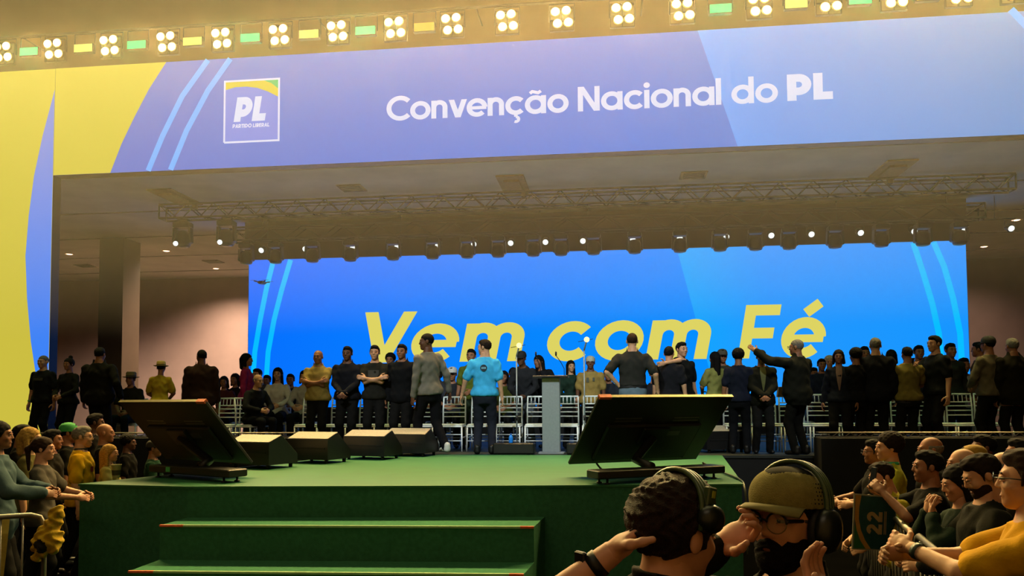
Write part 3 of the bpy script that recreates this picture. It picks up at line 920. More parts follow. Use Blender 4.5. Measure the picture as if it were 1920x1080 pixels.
for px, py, w in ((969, 648, 'left'), (1096, 637, 'right')):
    Y = 12.45
    x = P(px, 760, Y=Y).x; zt = P(px, py, Y=Y).z - STAGE_Z
    ms = thing('microphone_stand', 'slim stand with glowing warm lamp tip, %s of the lectern' % w, 'stand', (x, Y, STAGE_Z))
    MB().lathe([(0.13, 0), (0.13, 0.012), (0.02, 0.025), (0.012, 0.03)], 16).build('base', M_blackm, ms)
    MB().tube([(0, 0, 0.02), (0, 0, zt - 0.16)], 0.011, 8).build('pole', M_steel, ms)
    MB().tube([(0, 0, 0.5), (0, 0, 0.58)], 0.02, 8).build('clutch', M_blackm, ms)
    MB().tube([(0, 0, zt - 0.17), (0.03, -0.01, zt - 0.06), (0.04, -0.03, zt - 0.02)], 0.012, 8).build('clip', M_steel, ms)
    MB().sphere((0.045, -0.04, zt), 0.042, 12, 8).build('lamp', emit('warm_tip', (255, 214, 140), 2.2), ms)
    MB().tube([(-0.09, 0, zt - 0.03), (0.14, 0, zt + 0.01)], 0.005, 6).build('crossbar', M_blackm, ms)

# ------------------------------------------------------------------ white ballroom chairs
M_chair = mat('white_resin', '#dfe6ea', 0.35, noise=0.05)
M_cush = mat('pale_cushion', '#cdd8d8', 0.7, noise=0.08, bump=0.1)
def chair():
    r = thing('ballroom_chair', '', 'chair')
    # faces -y (towards the camera); origin on the floor under the seat
    MB().box((-0.2, -0.2, 0.385), (0.2, 0.2, 0.412), bev=0.008).build('seat', M_chair, r)
    MB().box((-0.19, -0.19, 0.413), (0.19, 0.17, 0.436), bev=0.01).build('cushion', M_cush, r)
    for sx in (-1, 1):
        MB().tube([(sx*0.185, -0.185, 0.39), (sx*0.19, -0.2, 0)], 0.014, 7, r1=0.011).build('leg', M_chair, r)
        MB().tube([(sx*0.185, 0.19, 0.39), (sx*0.19, 0.23, 0)], 0.014, 7, r1=0.011).build('leg', M_chair, r)
        MB().tube([(sx*0.185, 0.19, 0.40), (sx*0.185, 0.205, 0.65), (sx*0.18, 0.24, 0.87)], 0.014, 7, r1=0.012).build('back_post', M_chair, r)
    for z in (0.27, 0.17):
        MB().tube([(-0.19, -0.193, z), (0.19, -0.193, z)], 0.009, 6).build('stretcher', M_chair, r)
    MB().tube([(-0.19, 0.21, 0.2), (0.19, 0.21, 0.2)], 0.009, 6).build('stretcher', M_chair, r)
    for sx in (-1, 1):
        MB().tube([(sx*0.188, -0.195, 0.22), (sx*0.188, 0.215, 0.22)], 0.009, 6).build('stretcher', M_chair, r)
    yb_ = lambda z: 0.205 + (z - 0.65)*0.16 if z > 0.65 else 0.19 + (z - 0.45)*0.075
    for z, rad in ((0.87, 0.016), (0.75, 0.011), (0.69, 0.010), (0.62, 0.010), (0.55, 0.010)):
        MB().tube([(-0.185, yb_(z), z), (0, yb_(z) + 0.012, z), (0.185, yb_(z), z)], rad, 6).build('back_rail', M_chair, r)
    sp = MB().tube([(0, yb_(0.75) + 0.008, 0.75), (0, yb_(0.87) + 0.008, 0.87)], 0.008, 6).mesh('spindle', M_chair)
    for k in range(5):
        link('spindle', sp, r, ((k - 2)*0.062, 0, 0))
    return r
ch = chair()
first = True
def put_chair(x, y, label, group):
    global first
    o = ch if first else copy_tree(ch)
    first = False
    o.location = (x, y, STAGE_Z + 0.003)
    o.rotation_euler = (0, 0, random.uniform(-0.03, 0.03))
    o['label'], o['group'] = label, group
    return o
CH_Y = 12.82
ck = 0
for k in range(28):
    if k in (2, 16, 17): continue
    px = 420 + k*53.5
    o = put_chair(P(px, 800, Y=CH_Y).x, CH_Y, 'white ballroom chair, %s from the left in front row on stage' % ordw[k], 'white chairs in the front row')
    if k == 1: o.rotation_euler = (0, 0, math.radians(62))

bb = P(958, 829, Z=STAGE_Z + 0.17)
bo = thing('water_bottle', 'small bright blue bottle on the low black box left of lectern', 'bottle', (P(958, 835, Y=12.05).x, 12.05, STAGE_Z + 0.171))
MB().lathe([(0.03, 0), (0.033, 0.01), (0.033, 0.085), (0.022, 0.11), (0.013, 0.118), (0.013, 0.128)], 14).build('body', mat('blue_bottle', '#1f7de0', 0.25), bo)
MB().lathe([(0.0145, 0.1285), (0.0145, 0.146), (0.002, 0.147)], 12).build('bottle_cap', mat('bottle_cap_blue', '#123f86', 0.4), bo)
# ------------------------------------------------------------------ body kit: smooth implicit surfaces meshed with surface nets
F32 = np.float32
def _smin(a, b, k):
    h = np.clip(0.5 + 0.5*(b - a)/k, 0, 1)
    return b + (a - b)*h - k*h*(1 - h)
def sd_cap(p, a, b, ra, rb):
    a = np.asarray(a, F32); b = np.asarray(b, F32)
    ba = b - a
    L2 = float(ba @ ba) + 1e-9
    pa = p - a
    t = np.clip((pa @ ba)/L2, 0, 1)
    d = pa - t[:, None]*ba
    return np.sqrt((d*d).sum(1)) - (ra + (rb - ra)*t)
def sd_ell(p, c, r, R=None):
    q = p - np.asarray(c, F32)
    if R is not None:
        q = q @ np.asarray(R, F32)
    r = np.asarray(r, F32)
    k0 = np.sqrt(((q/r)**2).sum(1))
    k1 = np.sqrt(((q/(r*r))**2).sum(1)) + 1e-6
    return k0*(k0 - 1)/k1
def mesh_field(fn, lo, hi, h):
    """surface nets of fn(points)=0 on a grid of step h; returns verts (n,3) and quads (m,4)"""
    lo = np.asarray(lo, float) - 2*h
    n = np.ceil((np.asarray(hi, float) + 2*h - lo)/h).astype(int) + 1
    ax = [(lo[i] + h*np.arange(n[i])).astype(F32) for i in range(3)]
    X, Y, Z = np.meshgrid(*ax, indexing='ij')
    V = fn(np.stack([X.ravel(), Y.ravel(), Z.ravel()], 1)).reshape(n)
    ins = V < 0
    nc = n - 1
    cnt = np.zeros(nc, np.int32)
    acc = np.zeros(tuple(nc) + (3,), F32)
    sl = lambda o, k: slice(o, o + k)
    for axis in range(3):
        o1, o2 = [a for a in range(3) if a != axis]
        for d1 in (0, 1):
            for d2 in (0, 1):
                off = [0, 0, 0]; off[o1] = d1; off[o2] = d2
                off_b = list(off); off_b[axis] = 1
                A = V[tuple(sl(off[i], nc[i]) for i in range(3))]
                B = V[tuple(sl(off_b[i], nc[i]) for i in range(3))]
                cr = (A < 0) != (B < 0)
                t = np.where(cr, A/np.where(cr, A - B, 1), 0)
                cnt += cr
                acc[..., axis] += np.where(cr, t, 0)
                acc[..., o1] += np.where(cr, d1, 0)
                acc[..., o2] += np.where(cr, d2, 0)
    act = cnt > 0
    idx = -np.ones(nc, np.int64)
    k = int(act.sum())
    idx[act] = np.arange(k)
    cell = np.argwhere(act)
    verts = (cell + acc[act]/cnt[act][:, None])*h + lo
    quads = []
    for axis in range(3):
        o1, o2 = (axis + 1) % 3, (axis + 2) % 3
        A = [slice(None)]*3; B = [slice(None)]*3
        A[axis] = slice(0, n[axis]-1); B[axis] = slice(1, n[axis])
        for o in (o1, o2):
            A[o] = slice(1, n[o]-1); B[o] = slice(1, n[o]-1)
        a, b = ins[tuple(A)], ins[tuple(B)]
        for cond, flip in ((a & ~b, False), (~a & b, True)):
            g = np.argwhere(cond)
            if len(g) == 0: continue
            g[:, o1] += 1; g[:, o2] += 1
            def c(d1, d2):
                q = g.copy(); q[:, o1] -= d1; q[:, o2] -= d2
                return idx[q[:, 0], q[:, 1], q[:, 2]]
            qd = np.stack([c(1, 1), c(0, 1), c(0, 0), c(1, 0)], 1)
            if flip: qd = qd[:, ::-1]
            quads.append(qd)
    quads = np.concatenate(quads) if quads else np.zeros((0, 4), int)
    quads = quads[(quads >= 0).all(1)]
    return verts.astype(F32), quads

def np_mesh(name, parts, mats):
    """parts: list of (verts, quads(list or array), material index) joined into one mesh"""
    me = bpy.data.meshes.new(name)
    vs, fs, mi, o = [], [], [], 0
    for v, q, m in parts:
        vs.append(np.asarray(v, F32))
        q = np.asarray(q, np.int64)
        fs.append(q + o)
        mi.append(np.full(len(q), m, np.int32) if np.isscalar(m) else np.asarray(m, np.int32))
        o += len(v)
    V = np.concatenate(vs); Q = np.concatenate(fs); MI = np.concatenate(mi)
    me.vertices.add(len(V)); me.vertices.foreach_set('co', V.ravel())
    me.loops.add(len(Q)*4); me.loops.foreach_set('vertex_index', Q.ravel().astype(np.int32))
    me.polygons.add(len(Q))
    me.polygons.foreach_set('loop_start', np.arange(len(Q), dtype=np.int32)*4)
    me.polygons.foreach_set('material_index', MI)
    me.polygons.foreach_set('use_smooth', np.ones(len(Q), bool))
    for m in mats: me.materials.append(m)
    me.update(calc_edges=True); me.validate()
    return me

def ball(c, r, n=10, m=6):
    """quad sphere for eyes"""
    vs, q = [], []
    for i in range(m+1):
        th = math.pi*(0.02 + 0.96*i/m)
        for k in range(n):
            ph = 2*math.pi*k/n
            vs.append((c[0] + r[0]*math.sin(th)*math.cos(ph), c[1] + r[1]*math.cos(th), c[2] + r[2]*math.sin(th)*math.sin(ph)))
    for i in range(m):
        for k in range(n):
            j = (k+1) % n
            q.append((i*n+k, i*n+j, (i+1)*n+j, (i+1)*n+k))
    return np.array(vs, F32), np.array(q)

# ---- head template (origin at head centre, facing +y, crown at +0.118, chin at -0.118)
def head_sdf(p, jaw=1.0, nose=1.0):
    d = sd_ell(p, (0, -0.015, 0.032), (0.076, 0.096, 0.087))
    d = _smin(d, sd_ell(p, (0, 0.026, -0.038), (0.060*jaw, 0.066, 0.078)), 0.035)
    d = _smin(d, sd_ell(p, (0, 0.062, -0.096), (0.026*jaw, 0.026, 0.022)), 0.03)
    d = _smin(d, sd_cap(p, (-0.035, 0.078, 0.026), (0.035, 0.078, 0.026), 0.010, 0.010), 0.02)
    for s in (-1, 1):
        d = -_smin(-d, sd_ell(p, (s*0.032, 0.104, 0.006), (0.020, 0.018, 0.013)), 0.012)
        d = _smin(d, sd_ell(p, (s*0.040, 0.062, -0.028), (0.020, 0.018, 0.018)), 0.025)
        d = _smin(d, sd_ell(p, (s*0.079, -0.012, -0.004), (0.010, 0.019, 0.031)), 0.008)
    d = _smin(d, sd_cap(p, (0, 0.088, 0.014), (0, 0.102*nose, -0.026), 0.008, 0.0115), 0.012)
    for s in (-1, 1):
        d = _smin(d, sd_ell(p, (s*0.011, 0.093, -0.031), (0.009, 0.009, 0.007)), 0.006)
    d = _smin(d, sd_cap(p, (-0.018, 0.086, -0.062), (0.018, 0.086, -0.062), 0.007, 0.007), 0.008)
    d = _smin(d, sd_cap(p, (-0.014, 0.084, -0.073), (0.014, 0.084, -0.073), 0.007, 0.007), 0.006)
    d = _smin(d, sd_cap(p, (0, -0.022, -0.05), (0, -0.038, -0.17), 0.052, 0.058), 0.025)
    return d
_head = {}
def head_mesh(kind, h):
    key = (kind, h)
    if key not in _head:
        jaw = {'m': 1.05, 'f': 0.92, 'w': 1.15}[kind]
        _head[key] = mesh_field(lambda p: head_sdf(p, jaw), (-0.1, -0.13, -0.18), (0.1, 0.14, 0.125), h)
    return _head[key]
def face_bits():
    out = []
    for s in (-1, 1):
        v, q = ball((s*0.032, 0.083, 0.006), (0.0125, 0.0125, 0.0095)); out.append((v, q, 1))
        v, q = ball((s*0.031, 0.0925, 0.0045), (0.006, 0.004, 0.0055), 8, 4); out.append((v, q, 2))
        v, q = ball((s*0.032, 0.0845, 0.0115), (0.0145, 0.0135, 0.0075), 10, 5); out.append((v, q, 0))
        v, q = ball((s*0.032, 0.0835, -0.0035), (0.0135, 0.0125, 0.0045), 10, 5); out.append((v, q, 0))
        v, q = ball((s*0.033, 0.089, 0.027), (0.017, 0.006, 0.0045), 8, 4); out.append((v, q, 3))
    v, q = ball((0, 0.0905, -0.0665), (0.022, 0.006, 0.0075), 10, 4); out.append((v, q, 4))
    return out
FACE = face_bits()

# ---- hand templates: wrist at origin, fingers along +x, palm facing -z, thumb towards +y
def hand_sdf(p, curl, spread=0.0, thumb=0.5):
    d = sd_ell(p, (0.048, 0.0, 0.0), (0.050, 0.040, 0.017))
    d = _smin(d, sd_cap(p, (-0.03, 0, 0), (0.02, 0, 0), 0.026, 0.025), 0.02)
    for i, (y, L) in enumerate(((0.030, 0.92), (0.010, 1.0), (-0.010, 0.94), (-0.029, 0.76))):
        b = np.array([0.088, y, 0.002]); ang = 0.0; sp = spread*(y*14)
        for j, seg in enumerate((0.040, 0.026, 0.021)):
            ang += curl*(0.75, 1.1, 0.8)[j]
            e = b + seg*L*np.array([math.cos(ang)*math.cos(sp), math.cos(ang)*math.sin(sp), -math.sin(ang)])
            d = _smin(d, sd_cap(p, b, e, 0.0098 - 0.0012*j, 0.0092 - 0.0014*j), 0.005)
            b = e
    b = np.array([0.020, 0.026, -0.004]); 
    for j, (seg, dy) in enumerate(((0.038, 1.0), (0.032, 0.55), (0.024, 0.2))):
        v = np.array([0.62 + 0.15*j, dy*(1 - 0.6*thumb*curl), -0.25 - 0.35*curl])
        e = b + seg*v/np.linalg.norm(v)
        d = _smin(d, sd_cap(p, b, e, 0.0135 - 0.002*j, 0.0115 - 0.0018*j), 0.008)
        b = e
    return d
_hand = {}
def hand_mesh(curl, h):
    key = (curl, h)
    if key not in _hand:
        _hand[key] = mesh_field(lambda p: hand_sdf(p, curl), (-0.06, -0.06, -0.11), (0.2, 0.09, 0.05), h)
    return _hand[key]

# ---- hair templates in the head frame
def _hairline(p, back, front, base):
    """signed height below a hairline that rises towards the face; + inside the hair"""
    ax_ = np.abs(p[:, 0])
    temple = 0.02*np.exp(-((ax_ - 0.055)/0.016)**2)*np.clip((p[:, 1] - 0.015)/0.03, 0, 1)
    rough = 0.004*np.sin(p[:, 0]*140 + 40*p[:, 1])*np.sin(p[:, 1]*95 + 20*p[:, 0])
    return p[:, 2] - (back + (front - back)*np.clip((p[:, 1] + 0.10)/0.19, 0, 1.15)**1.6) - temple + rough
def _thin(p, back, front, t=0.010, w=0.04):
    return t*np.clip(1 - _hairline(p, back, front, 0)/w, 0, 1)
def hair_sdf(style, p):
    cap_ = sd_ell(p, (0, -0.017, 0.034), (0.0825, 0.102, 0.0925))
    wob = 0.003*np.sin(p[:, 0]*90 + 3*np.sin(p[:, 2]*60))*np.sin(p[:, 1]*70)
    if style == 'short':
        d = np.maximum(cap_ + wob + _thin(p, -0.075, 0.068, 0.009), -_hairline(p, -0.075, 0.068, 0))
        d = _smin(d, np.maximum(sd_ell(p, (0, 0.018, 0.086), (0.060, 0.068, 0.040)) + wob, 0.05 - p[:, 2]), 0.015)
        for s in (-1, 1): d = _smin(d, sd_cap(p, (s*0.076, 0.012, 0.03), (s*0.073, 0.018, -0.018), 0.009, 0.006), 0.01)
    elif style == 'buzz':
        d = np.maximum(sd_ell(p, (0, -0.016, 0.034), (0.0795, 0.0995, 0.0905)), -_hairline(p, -0.07, 0.07, 0))
    elif style == 'fringe':       # bald crown, hair round the back and sides
        d = np.maximum(sd_ell(p, (0, -0.018, 0.025), (0.081, 0.101, 0.088)), -_hairline(p, -0.075, 0.03, 0))
        d = np.maximum(d, p[:, 2] - 0.045); d = np.maximum(d, p[:, 1] - 0.03)
    elif style in ('long', 'pony', 'bob', 'bun'):
        d = np.maximum(sd_ell(p, (0, -0.02, 0.036), (0.090, 0.108, 0.098)) + wob, -_hairline(p, -0.10, 0.068, 0))
        if style in ('long', 'bob'):
            L = -0.30 if style == 'long' else -0.14
            e = _smin(sd_cap(p, (0, -0.075, 0.0), (0, -0.085, L), 0.075, 0.055), sd_cap(p, (-0.072, -0.03, 0.02), (-0.085, -0.02, L*0.8), 0.028, 0.026), 0.03)
            e = _smin(e, sd_cap(p, (0.072, -0.03, 0.02), (0.085, -0.02, L*0.8), 0.028, 0.026), 0.03)
            e = e + 0.004*np.sin(p[:, 0]*120)
            d = _smin(d, e, 0.02)
        elif style == 'pony':
            d = _smin(d, sd_cap(p, (0, -0.115, 0.03), (0, -0.155, 0.0), 0.028, 0.03), 0.015)
            d = _smin(d, sd_cap(p, (0, -0.155, 0.0), (0.01, -0.14, -0.22), 0.03, 0.014), 0.015)
        else:
            d = _smin(d, sd_ell(p, (0, -0.05, 0.145), (0.042, 0.042, 0.04)), 0.012)
    elif style == 'curly':
        d = sd_ell(p, (0, -0.025, 0.045), (0.104, 0.116, 0.104)) + _thin(p, -0.10, 0.066, 0.014) + 0.006*np.sin(p[:, 0]*130)*np.sin(p[:, 1]*120)*np.sin(p[:, 2]*125)
        d = np.maximum(d, -_hairline(p, -0.10, 0.066, 0))
    return d
_hair = {}
def hair_mesh(style, h):
    key = (style, h)
    if key not in _hair:
        _hair[key] = mesh_field(lambda p: hair_sdf(style, p), (-0.14, -0.2, -0.36), (0.14, 0.13, 0.2), h)
    return _hair[key]
_hairdata = {}
def hair_data(style, col, h):
    key = (style, col, h)
    if key not in _hairdata:
        v, q = hair_mesh(style, h)
        _hairdata[key] = np_mesh('hair', [(v, q, 0)], [mat('hair_' + col, HAIRC[col], 0.75, noise=0.3, scale=60, bump=0.4, spec=0.12)])
    return _hairdata[key]
HAIRC = {'black': '#0f0c0a', 'brown': '#2a1a10', 'grey': '#6b6660', 'white': '#c9c6bf', 'blond': '#9c7a3c', 'dkbrown': '#1b120c'}

def cap_data(col, brimcol, key, back=False):
    b = MB()
    prof = [(0.098, -0.004), (0.099, 0.03), (0.09, 0.065), (0.066, 0.093), (0.03, 0.106), (0.004, 0.109)]
    Mx = Matrix.Translation((0, -0.014, 0.03)) @ Matrix.Diagonal((0.93, 1.1, 1.0, 1))
    b.lathe(prof, 20, Mx, 0, cap=False)
    s = -1 if back else 1
    vs, fs = [], []
    n = 10
    for i in range(n+1):
        a = math.radians(-58 + 116*i/n)
        xx, yy = math.sin(a), math.cos(a)
        vs += [(xx*0.09, s*(yy*0.105) - 0.014, 0.03), (xx*0.092, s*(yy*0.1 + 0.07*math.cos(a)**0.6) - 0.014, 0.018)]
    for i in range(n): fs += [(2*i, 2*i+1, 2*i+3, 2*i+2)]
    b.add(vs, fs, 1, True)
    b.add([(v[0], v[1], v[2]-0.005) for v in vs], [tuple(reversed(f)) for f in fs], 1, True)
    return b.mesh('cap', [mat('cap_' + key, col, 0.8, bump=0.2), mat('brim_' + key, brimcol, 0.8)])
def hat_data(key, col, bandc):
    b = MB()
    Mx = Matrix.Translation((0, -0.015, 0.045)) @ Matrix.Diagonal((0.92, 1.1, 1.0, 1))
    b.lathe([(0.098, 0), (0.097, 0.028)], 20, Mx, 1, cap=False)
    b.lathe([(0.097, 0.028), (0.094, 0.075), (0.075, 0.1), (0.03, 0.094), (0.003, 0.09)], 20, Mx, 0, cap=False)
    b.lathe([(0.098, 0.0), (0.13, -0.006), (0.158, 0.004), (0.158, -0.001), (0.13, -0.012), (0.096, -0.006)], 20, Mx, 0, cap=False)
    return b.mesh('hat', [mat('hat_' + key, col, 0.8, noise=0.25, scale=90, bump=0.3), mat('hatband_' + key, bandc, 0.7)])
def glasses_data(key='dark', col='#101010', r=0.0022, scale=1.0):
    b = MB()
    for s in (-1, 1):
        pts = [(s*0.033 + 0.024*math.cos(t)*(1 if True else 1), 0.116, 0.004 + 0.019*math.sin(t)) for t in [2*math.pi*i/14 for i in range(15)]]
        b.tube(pts, r, 5, 0, cap=False)
        b.tube([(s*0.057, 0.114, 0.010), (s*0.082, 0.06, 0.010), (s*0.084, -0.005, 0.004)], r, 5)
    b.tube([(-0.010, 0.117, 0.008), (0, 0.119, 0.010), (0.010, 0.117, 0.008)], r, 5)
    return b.mesh('glasses', [mat('spectacle_' + key, col, 0.3)])
_shoe = {}
def shoe_data(col):
    if col not in _shoe:
        if 'm' not in _shoe:
            f = lambda p: np.maximum(_smin(sd_cap(p, (0, -0.03, 0.04), (0, 0.14, 0.026), 0.043, 0.036), sd_cap(p, (0, -0.03, 0.05), (0, -0.035, 0.1), 0.045, 0.046), 0.03), -(p[:, 2]))
            _shoe['m'] = mesh_field(f, (-0.06, -0.09, 0), (0.06, 0.19, 0.12), 0.014)
        v, q = _shoe['m']
        v = v.copy(); v[:, 2] -= v[:, 2].min()
        _shoe[col] = np_mesh('shoe', [(v, q, 0)], [mat('shoe_' + col.strip('#'), col, 0.5)])
    return _shoe[col]

# ---- the figure
SKINC = {'light': '#b98a6a', 'tan': '#8f5f42', 'brown': '#5f3b28', 'dark': '#3b241a', 'pink': '#c08a70'}
def rotx(a): return np.array([[1,0,0],[0,math.cos(a),-math.sin(a)],[0,math.sin(a),math.cos(a)]])
def roty(a): return np.array([[math.cos(a),0,math.sin(a)],[0,1,0],[-math.sin(a),0,math.cos(a)]])
def rotz(a): return np.array([[math.cos(a),-math.sin(a),0],[math.sin(a),math.cos(a),0],[0,0,1]])
def ik(s, w, l1, l2, pole):
    s, w, pole = np.array(s, float), np.array(w, float), np.array(pole, float)
    d = w - s; L = np.linalg.norm(d)
    if L > (l1 + l2)*0.995:
        w = s + d/L*(l1 + l2)*0.995; d = w - s; L = np.linalg.norm(d)
    u = d/L
    a = (l1*l1 - l2*l2 + L*L)/(2*L)
    hgt = math.sqrt(max(0, l1*l1 - a*a))
    p = pole - u*(pole @ u); p /= np.linalg.norm(p) + 1e-9
    return s + u*a + p*hgt, w
PROF_M = [(0.76, .10, .085), (0.84, .155, .11), (0.92, .165, .115), (1.02, .152, .105), (1.12, .150, .105), (1.26, .165, .115), (1.35, .162, .108), (1.41, .140, .086), (1.455, .100, .070), (1.495, .062, .060), (1.56, .055, .057)]
PROF_F = [(0.76, .10, .085), (0.84, .16, .115), (0.92, .172, .12), (1.02, .148, .10), (1.12, .130, .092), (1.26, .145, .112), (1.34, .14, .10), (1.40, .118, .08), (1.445, .085, .062), (1.485, .050, .053), (1.56, .048, .052)]
ARMS = {   # wrist targets (mirrored x), elbow pole, hand curl, palm direction
    'down': ((0.27, 0.03, 0.84), (0.5, -1, 0.1), 0.45), 'front': ((0.10, 0.25, 1.02), (1, -0.6, -0.5), 0.6), 'clasp': ((0.035, 0.24, 0.98), (1, -0.4, -0.6), 0.8),
    'cross': ((-0.10, 0.20, 1.20), (1, 0.1, -0.9), 0.5), 'hip': ((0.21, -0.03, 1.0), (1, -0.5, 0.0), 0.7), 'phone': ((0.10, 0.30, 1.28), (1, -0.2, -1), 0.8),
    'up': ((0.20, 0.28, 1.62), (1, 0.1, -0.6), 0.7), 'point': ((0.42, 0.42, 1.72), (0.4, -0.2, -1), 0.2), 'chin': ((0.07, 0.19, 1.42), (0.8, 0.1, -1), 0.8),
    'hug': ((-0.22, 0.30, 1.40), (1, 0.2, 0.0), 0.3), 'back': ((0.12, -0.2, 1.0), (1, -0.6, -0.3), 0.6), 'rail': ((0.16, 0.36, 1.14), (1, -0.5, -0.6), 0.7),
    'lap': ((0.12, 0.34, 1.02), (1, -0.3, -0.6), 0.5), 'side': ((0.36, 0.02, 0.92), (0.3, -1, 0.3), 0.4), 'ear': ((0.14, 0.06, 1.60), (1, 0.3, -0.6), 0.5)}
PEOPLE = []
def person(label, loc, height, face, shirt='#222222', pants='#141414', skin='tan', hair='short', hairc='black', sex='m', sleeve='short',
           arms=('down', 'down'), lean=0.0, side=0.0, head=(0, 0), stance='stand', build=1.0, belly=0.0, shoes='#0c0c0c', group=None,
           hem=0.86, h=0.022, hd=0.010, collar=None, extra=(), legs=None, hands=True, jacket=None, neck=0.0, collar_z=1.475):
    """face: heading in degrees, 0 = facing away from the camera (+y), 180 = facing the camera; loc = floor point"""
    S = height/1.75
    seat = stance == 'seat'
    pel = np.array([0, 0, 0.575 if seat else 0.92])
    Ru = roty(math.radians(side)) @ rotx(-math.radians(lean))
    if abs(lean) > 25 and not seat: pel = pel + np.array([0, -0.08, -0.02])
    U = lambda p: pel + Ru @ (np.asarray(p, float) - np.array([0, 0, 0.92]))
    Li = np.linalg.inv(Ru)
    prof = PROF_M if sex == 'm' else PROF_F
    zs = np.array([q[0] for q in prof]); as_ = np.array([q[1] for q in prof])*build; bs = np.array([q[2] for q in prof])*(0.5 + 0.5*build)
    bel = belly*np.exp(-((zs - 1.06)/0.11)**2)
    def torso(p, off=0.0):
        q = (p - pel.astype(F32)) @ np.asarray(Li.T, F32)
        z = q[:, 2] + 0.92
        a = np.interp(z, zs, as_ + bel*0.5).astype(F32) + off; b = np.interp(z, zs, bs + bel).astype(F32) + off
        yo = np.interp(z, zs, bel*0.5).astype(F32) + 0.01*np.sin((z - 0.9)*6).astype(F32)
        x, y = q[:, 0], q[:, 1] - yo
        k = np.sqrt((x/a)**2 + (y/b)**2) + 1e-6
        r = (k - 1)*np.minimum(a, b)*1.0
        return np.maximum(r, np.maximum(zs[0] - z, z - zs[-1]))
    sw = 0.172*build if sex == 'm' else 0.152*build
    A, TH = [], []
    for s, nm in ((-1, arms[0]), (1, arms[1])):
        spec_ = ARMS[nm] if isinstance(nm, str) else nm
        tgt, pole, curl = spec_[:3]; th = spec_[3] if len(spec_) > 3 else None
        sh = U((s*sw, -0.005, 1.388))
        tg = np.array([s*tgt[0], tgt[1], tgt[2]])
        if nm == 'lap': tg = pel + np.array([s*0.10, 0.33, 0.16])
        elif (seat or lean) and isinstance(nm, str): tg = U(tg)
        el, wr = ik(sh, tg, 0.285, 0.25, np.array([s*pole[0], pole[1], pole[2]]))
        A.append((s, sh, el, wr, curl)); TH.append(th)
    Lg = []
    for s in (-1, 1):
        hip = pel + np.array([s*0.09, 0.0, -0.03])
        if seat:
            kn = np.array([s*0.12, 0.42, 0.535]); an = np.array([s*0.12, 0.40, 0.09])
        else:
            an = np.array([s*0.115, -0.02, 0.085])
            if legs: an = an + np.array(legs[0 if s < 0 else 1])
            kn, an = ik(hip, an, 0.43, 0.41, (0, 1, 0.0))
        Lg.append((s, hip, kn, an))
    wrinkle = lambda p, k=0.008: k*np.sin(p[:, 2]*42 + 3*np.sin(p[:, 0]*17 + p[:, 1]*13))*np.sin(p[:, 0]*23 - p[:, 1]*19 + 1.3)
    def arms_sdf(p, d, off, r0=.054, r1=.042, r2=.029, upto='wrist', k=0.022):
        for s, sh, el, wr, c in A:
            e = sd_cap(p, sh, el, r0*(.6+.4*build) + off, r1*(.6+.4*build) + off)
            if upto == 'wrist': e = _smin(e, sd_cap(p, el, wr, r1 + off, r2 + off), 0.015)
            elif upto == 'mid':
                m = el + (wr - el)*0.12
                e = sd_cap(p, sh, sh + (el - sh)*0.78, r0*(.6+.4*build) + off, r1*(.6+.4*build) + off + 0.014)
            d = _smin(d, e, k)
        return d
    def body_f(p):
        d = torso(p)
        d = arms_sdf(p, d, 0.0)
        for s, hip, kn, an in Lg:
            d = _smin(d, _smin(sd_cap(p, hip, kn, .082, .055), sd_cap(p, kn, an, .054, .038), 0.015), 0.03)
        return d
    pts = np.array([pel, U((0, 0, 1.56))] + [x for a in A for x in a[1:4]] + [x for l in Lg for x in l[1:4]])
    lo, hi = pts.min(0) - 0.14, pts.max(0) + 0.14
    lo[2] = max(lo[2], 0.03)
    parts = []
    v, q = mesh_field(body_f, lo, hi, h*1.1)
    parts.append((v, q, 0))
    # head
    hp = U((0, 0.015, 1.632 + neck))
    Rh = rotz(math.radians(-head[0])) @ rotx(math.radians(head[1]))
    if abs(lean) < 60: Rh = rotx(-math.radians(lean)*0.35) @ roty(math.radians(side)*0.6) @ Rh
    hv, hq = head_mesh('f' if sex == 'f' else 'm', hd)
    hs = 1.0 if sex == 'm' else 0.96
    parts.append(((hv*hs) @ Rh.T + hp, hq, 0))
    for bv, bq, m in FACE:
        parts.append(((bv*hs) @ Rh.T + hp, bq, m))
    # hands
    for (s, sh, el, wr, curl), th in (zip(A, TH) if hands else ()):
        hv, hq = hand_mesh(round(curl, 1), 0.0075 if h > 0.017 else (0.0055 if h > 0.0125 else 0.004))
        hv = hv.copy(); 
        if s < 0: hv[:, 1] *= -1; hq = hq[:, ::-1]
        f = (wr - el)/np.linalg.norm(wr - el)
        # thumb side points up/forward, away from gravity's side of the forearm
        t = np.array([0, 1, 0.15]) if f[2] < -0.6 else np.array([-s*0.5, 0, 1.0])
        if th is not None: t = np.array(th, float)
        t = t - f*(t @ f); t /= np.linalg.norm(t)
        n = np.cross(f, t)          # palm faces -n
        Rm = np.stack([f, t, n], 1) if s > 0 else np.stack([f, -t, np.cross(f, -t)], 1)
        parts.append((hv @ Rm.T + wr + f*0.01, hq, 0))
    mats = [mat('skin_' + skin, SKINC[skin], 0.55, noise=0.06, scale=30), mat('eye_white', '#8f877a', 0.4), mat('eye_dark', '#120c08', 0.2),
            mat('brow_' + hairc, HAIRC[hairc], 0.8), mat('lips_' + skin, tuple(int(v*0.66 + (12 if i == 0 else 0)) for i, v in enumerate(int(SKINC[skin][1+2*k:3+2*k], 16) for k in range(3))), 0.5)]
    body = link('person', np_mesh('person', parts, mats), None, loc, (0, 0, math.radians(face)), S)
    tag(body, label, 'person', group)
    key = lambda c: 'cloth_' + c.strip('#')
    # shirt
    off = 0.016 if not jacket else 0.028
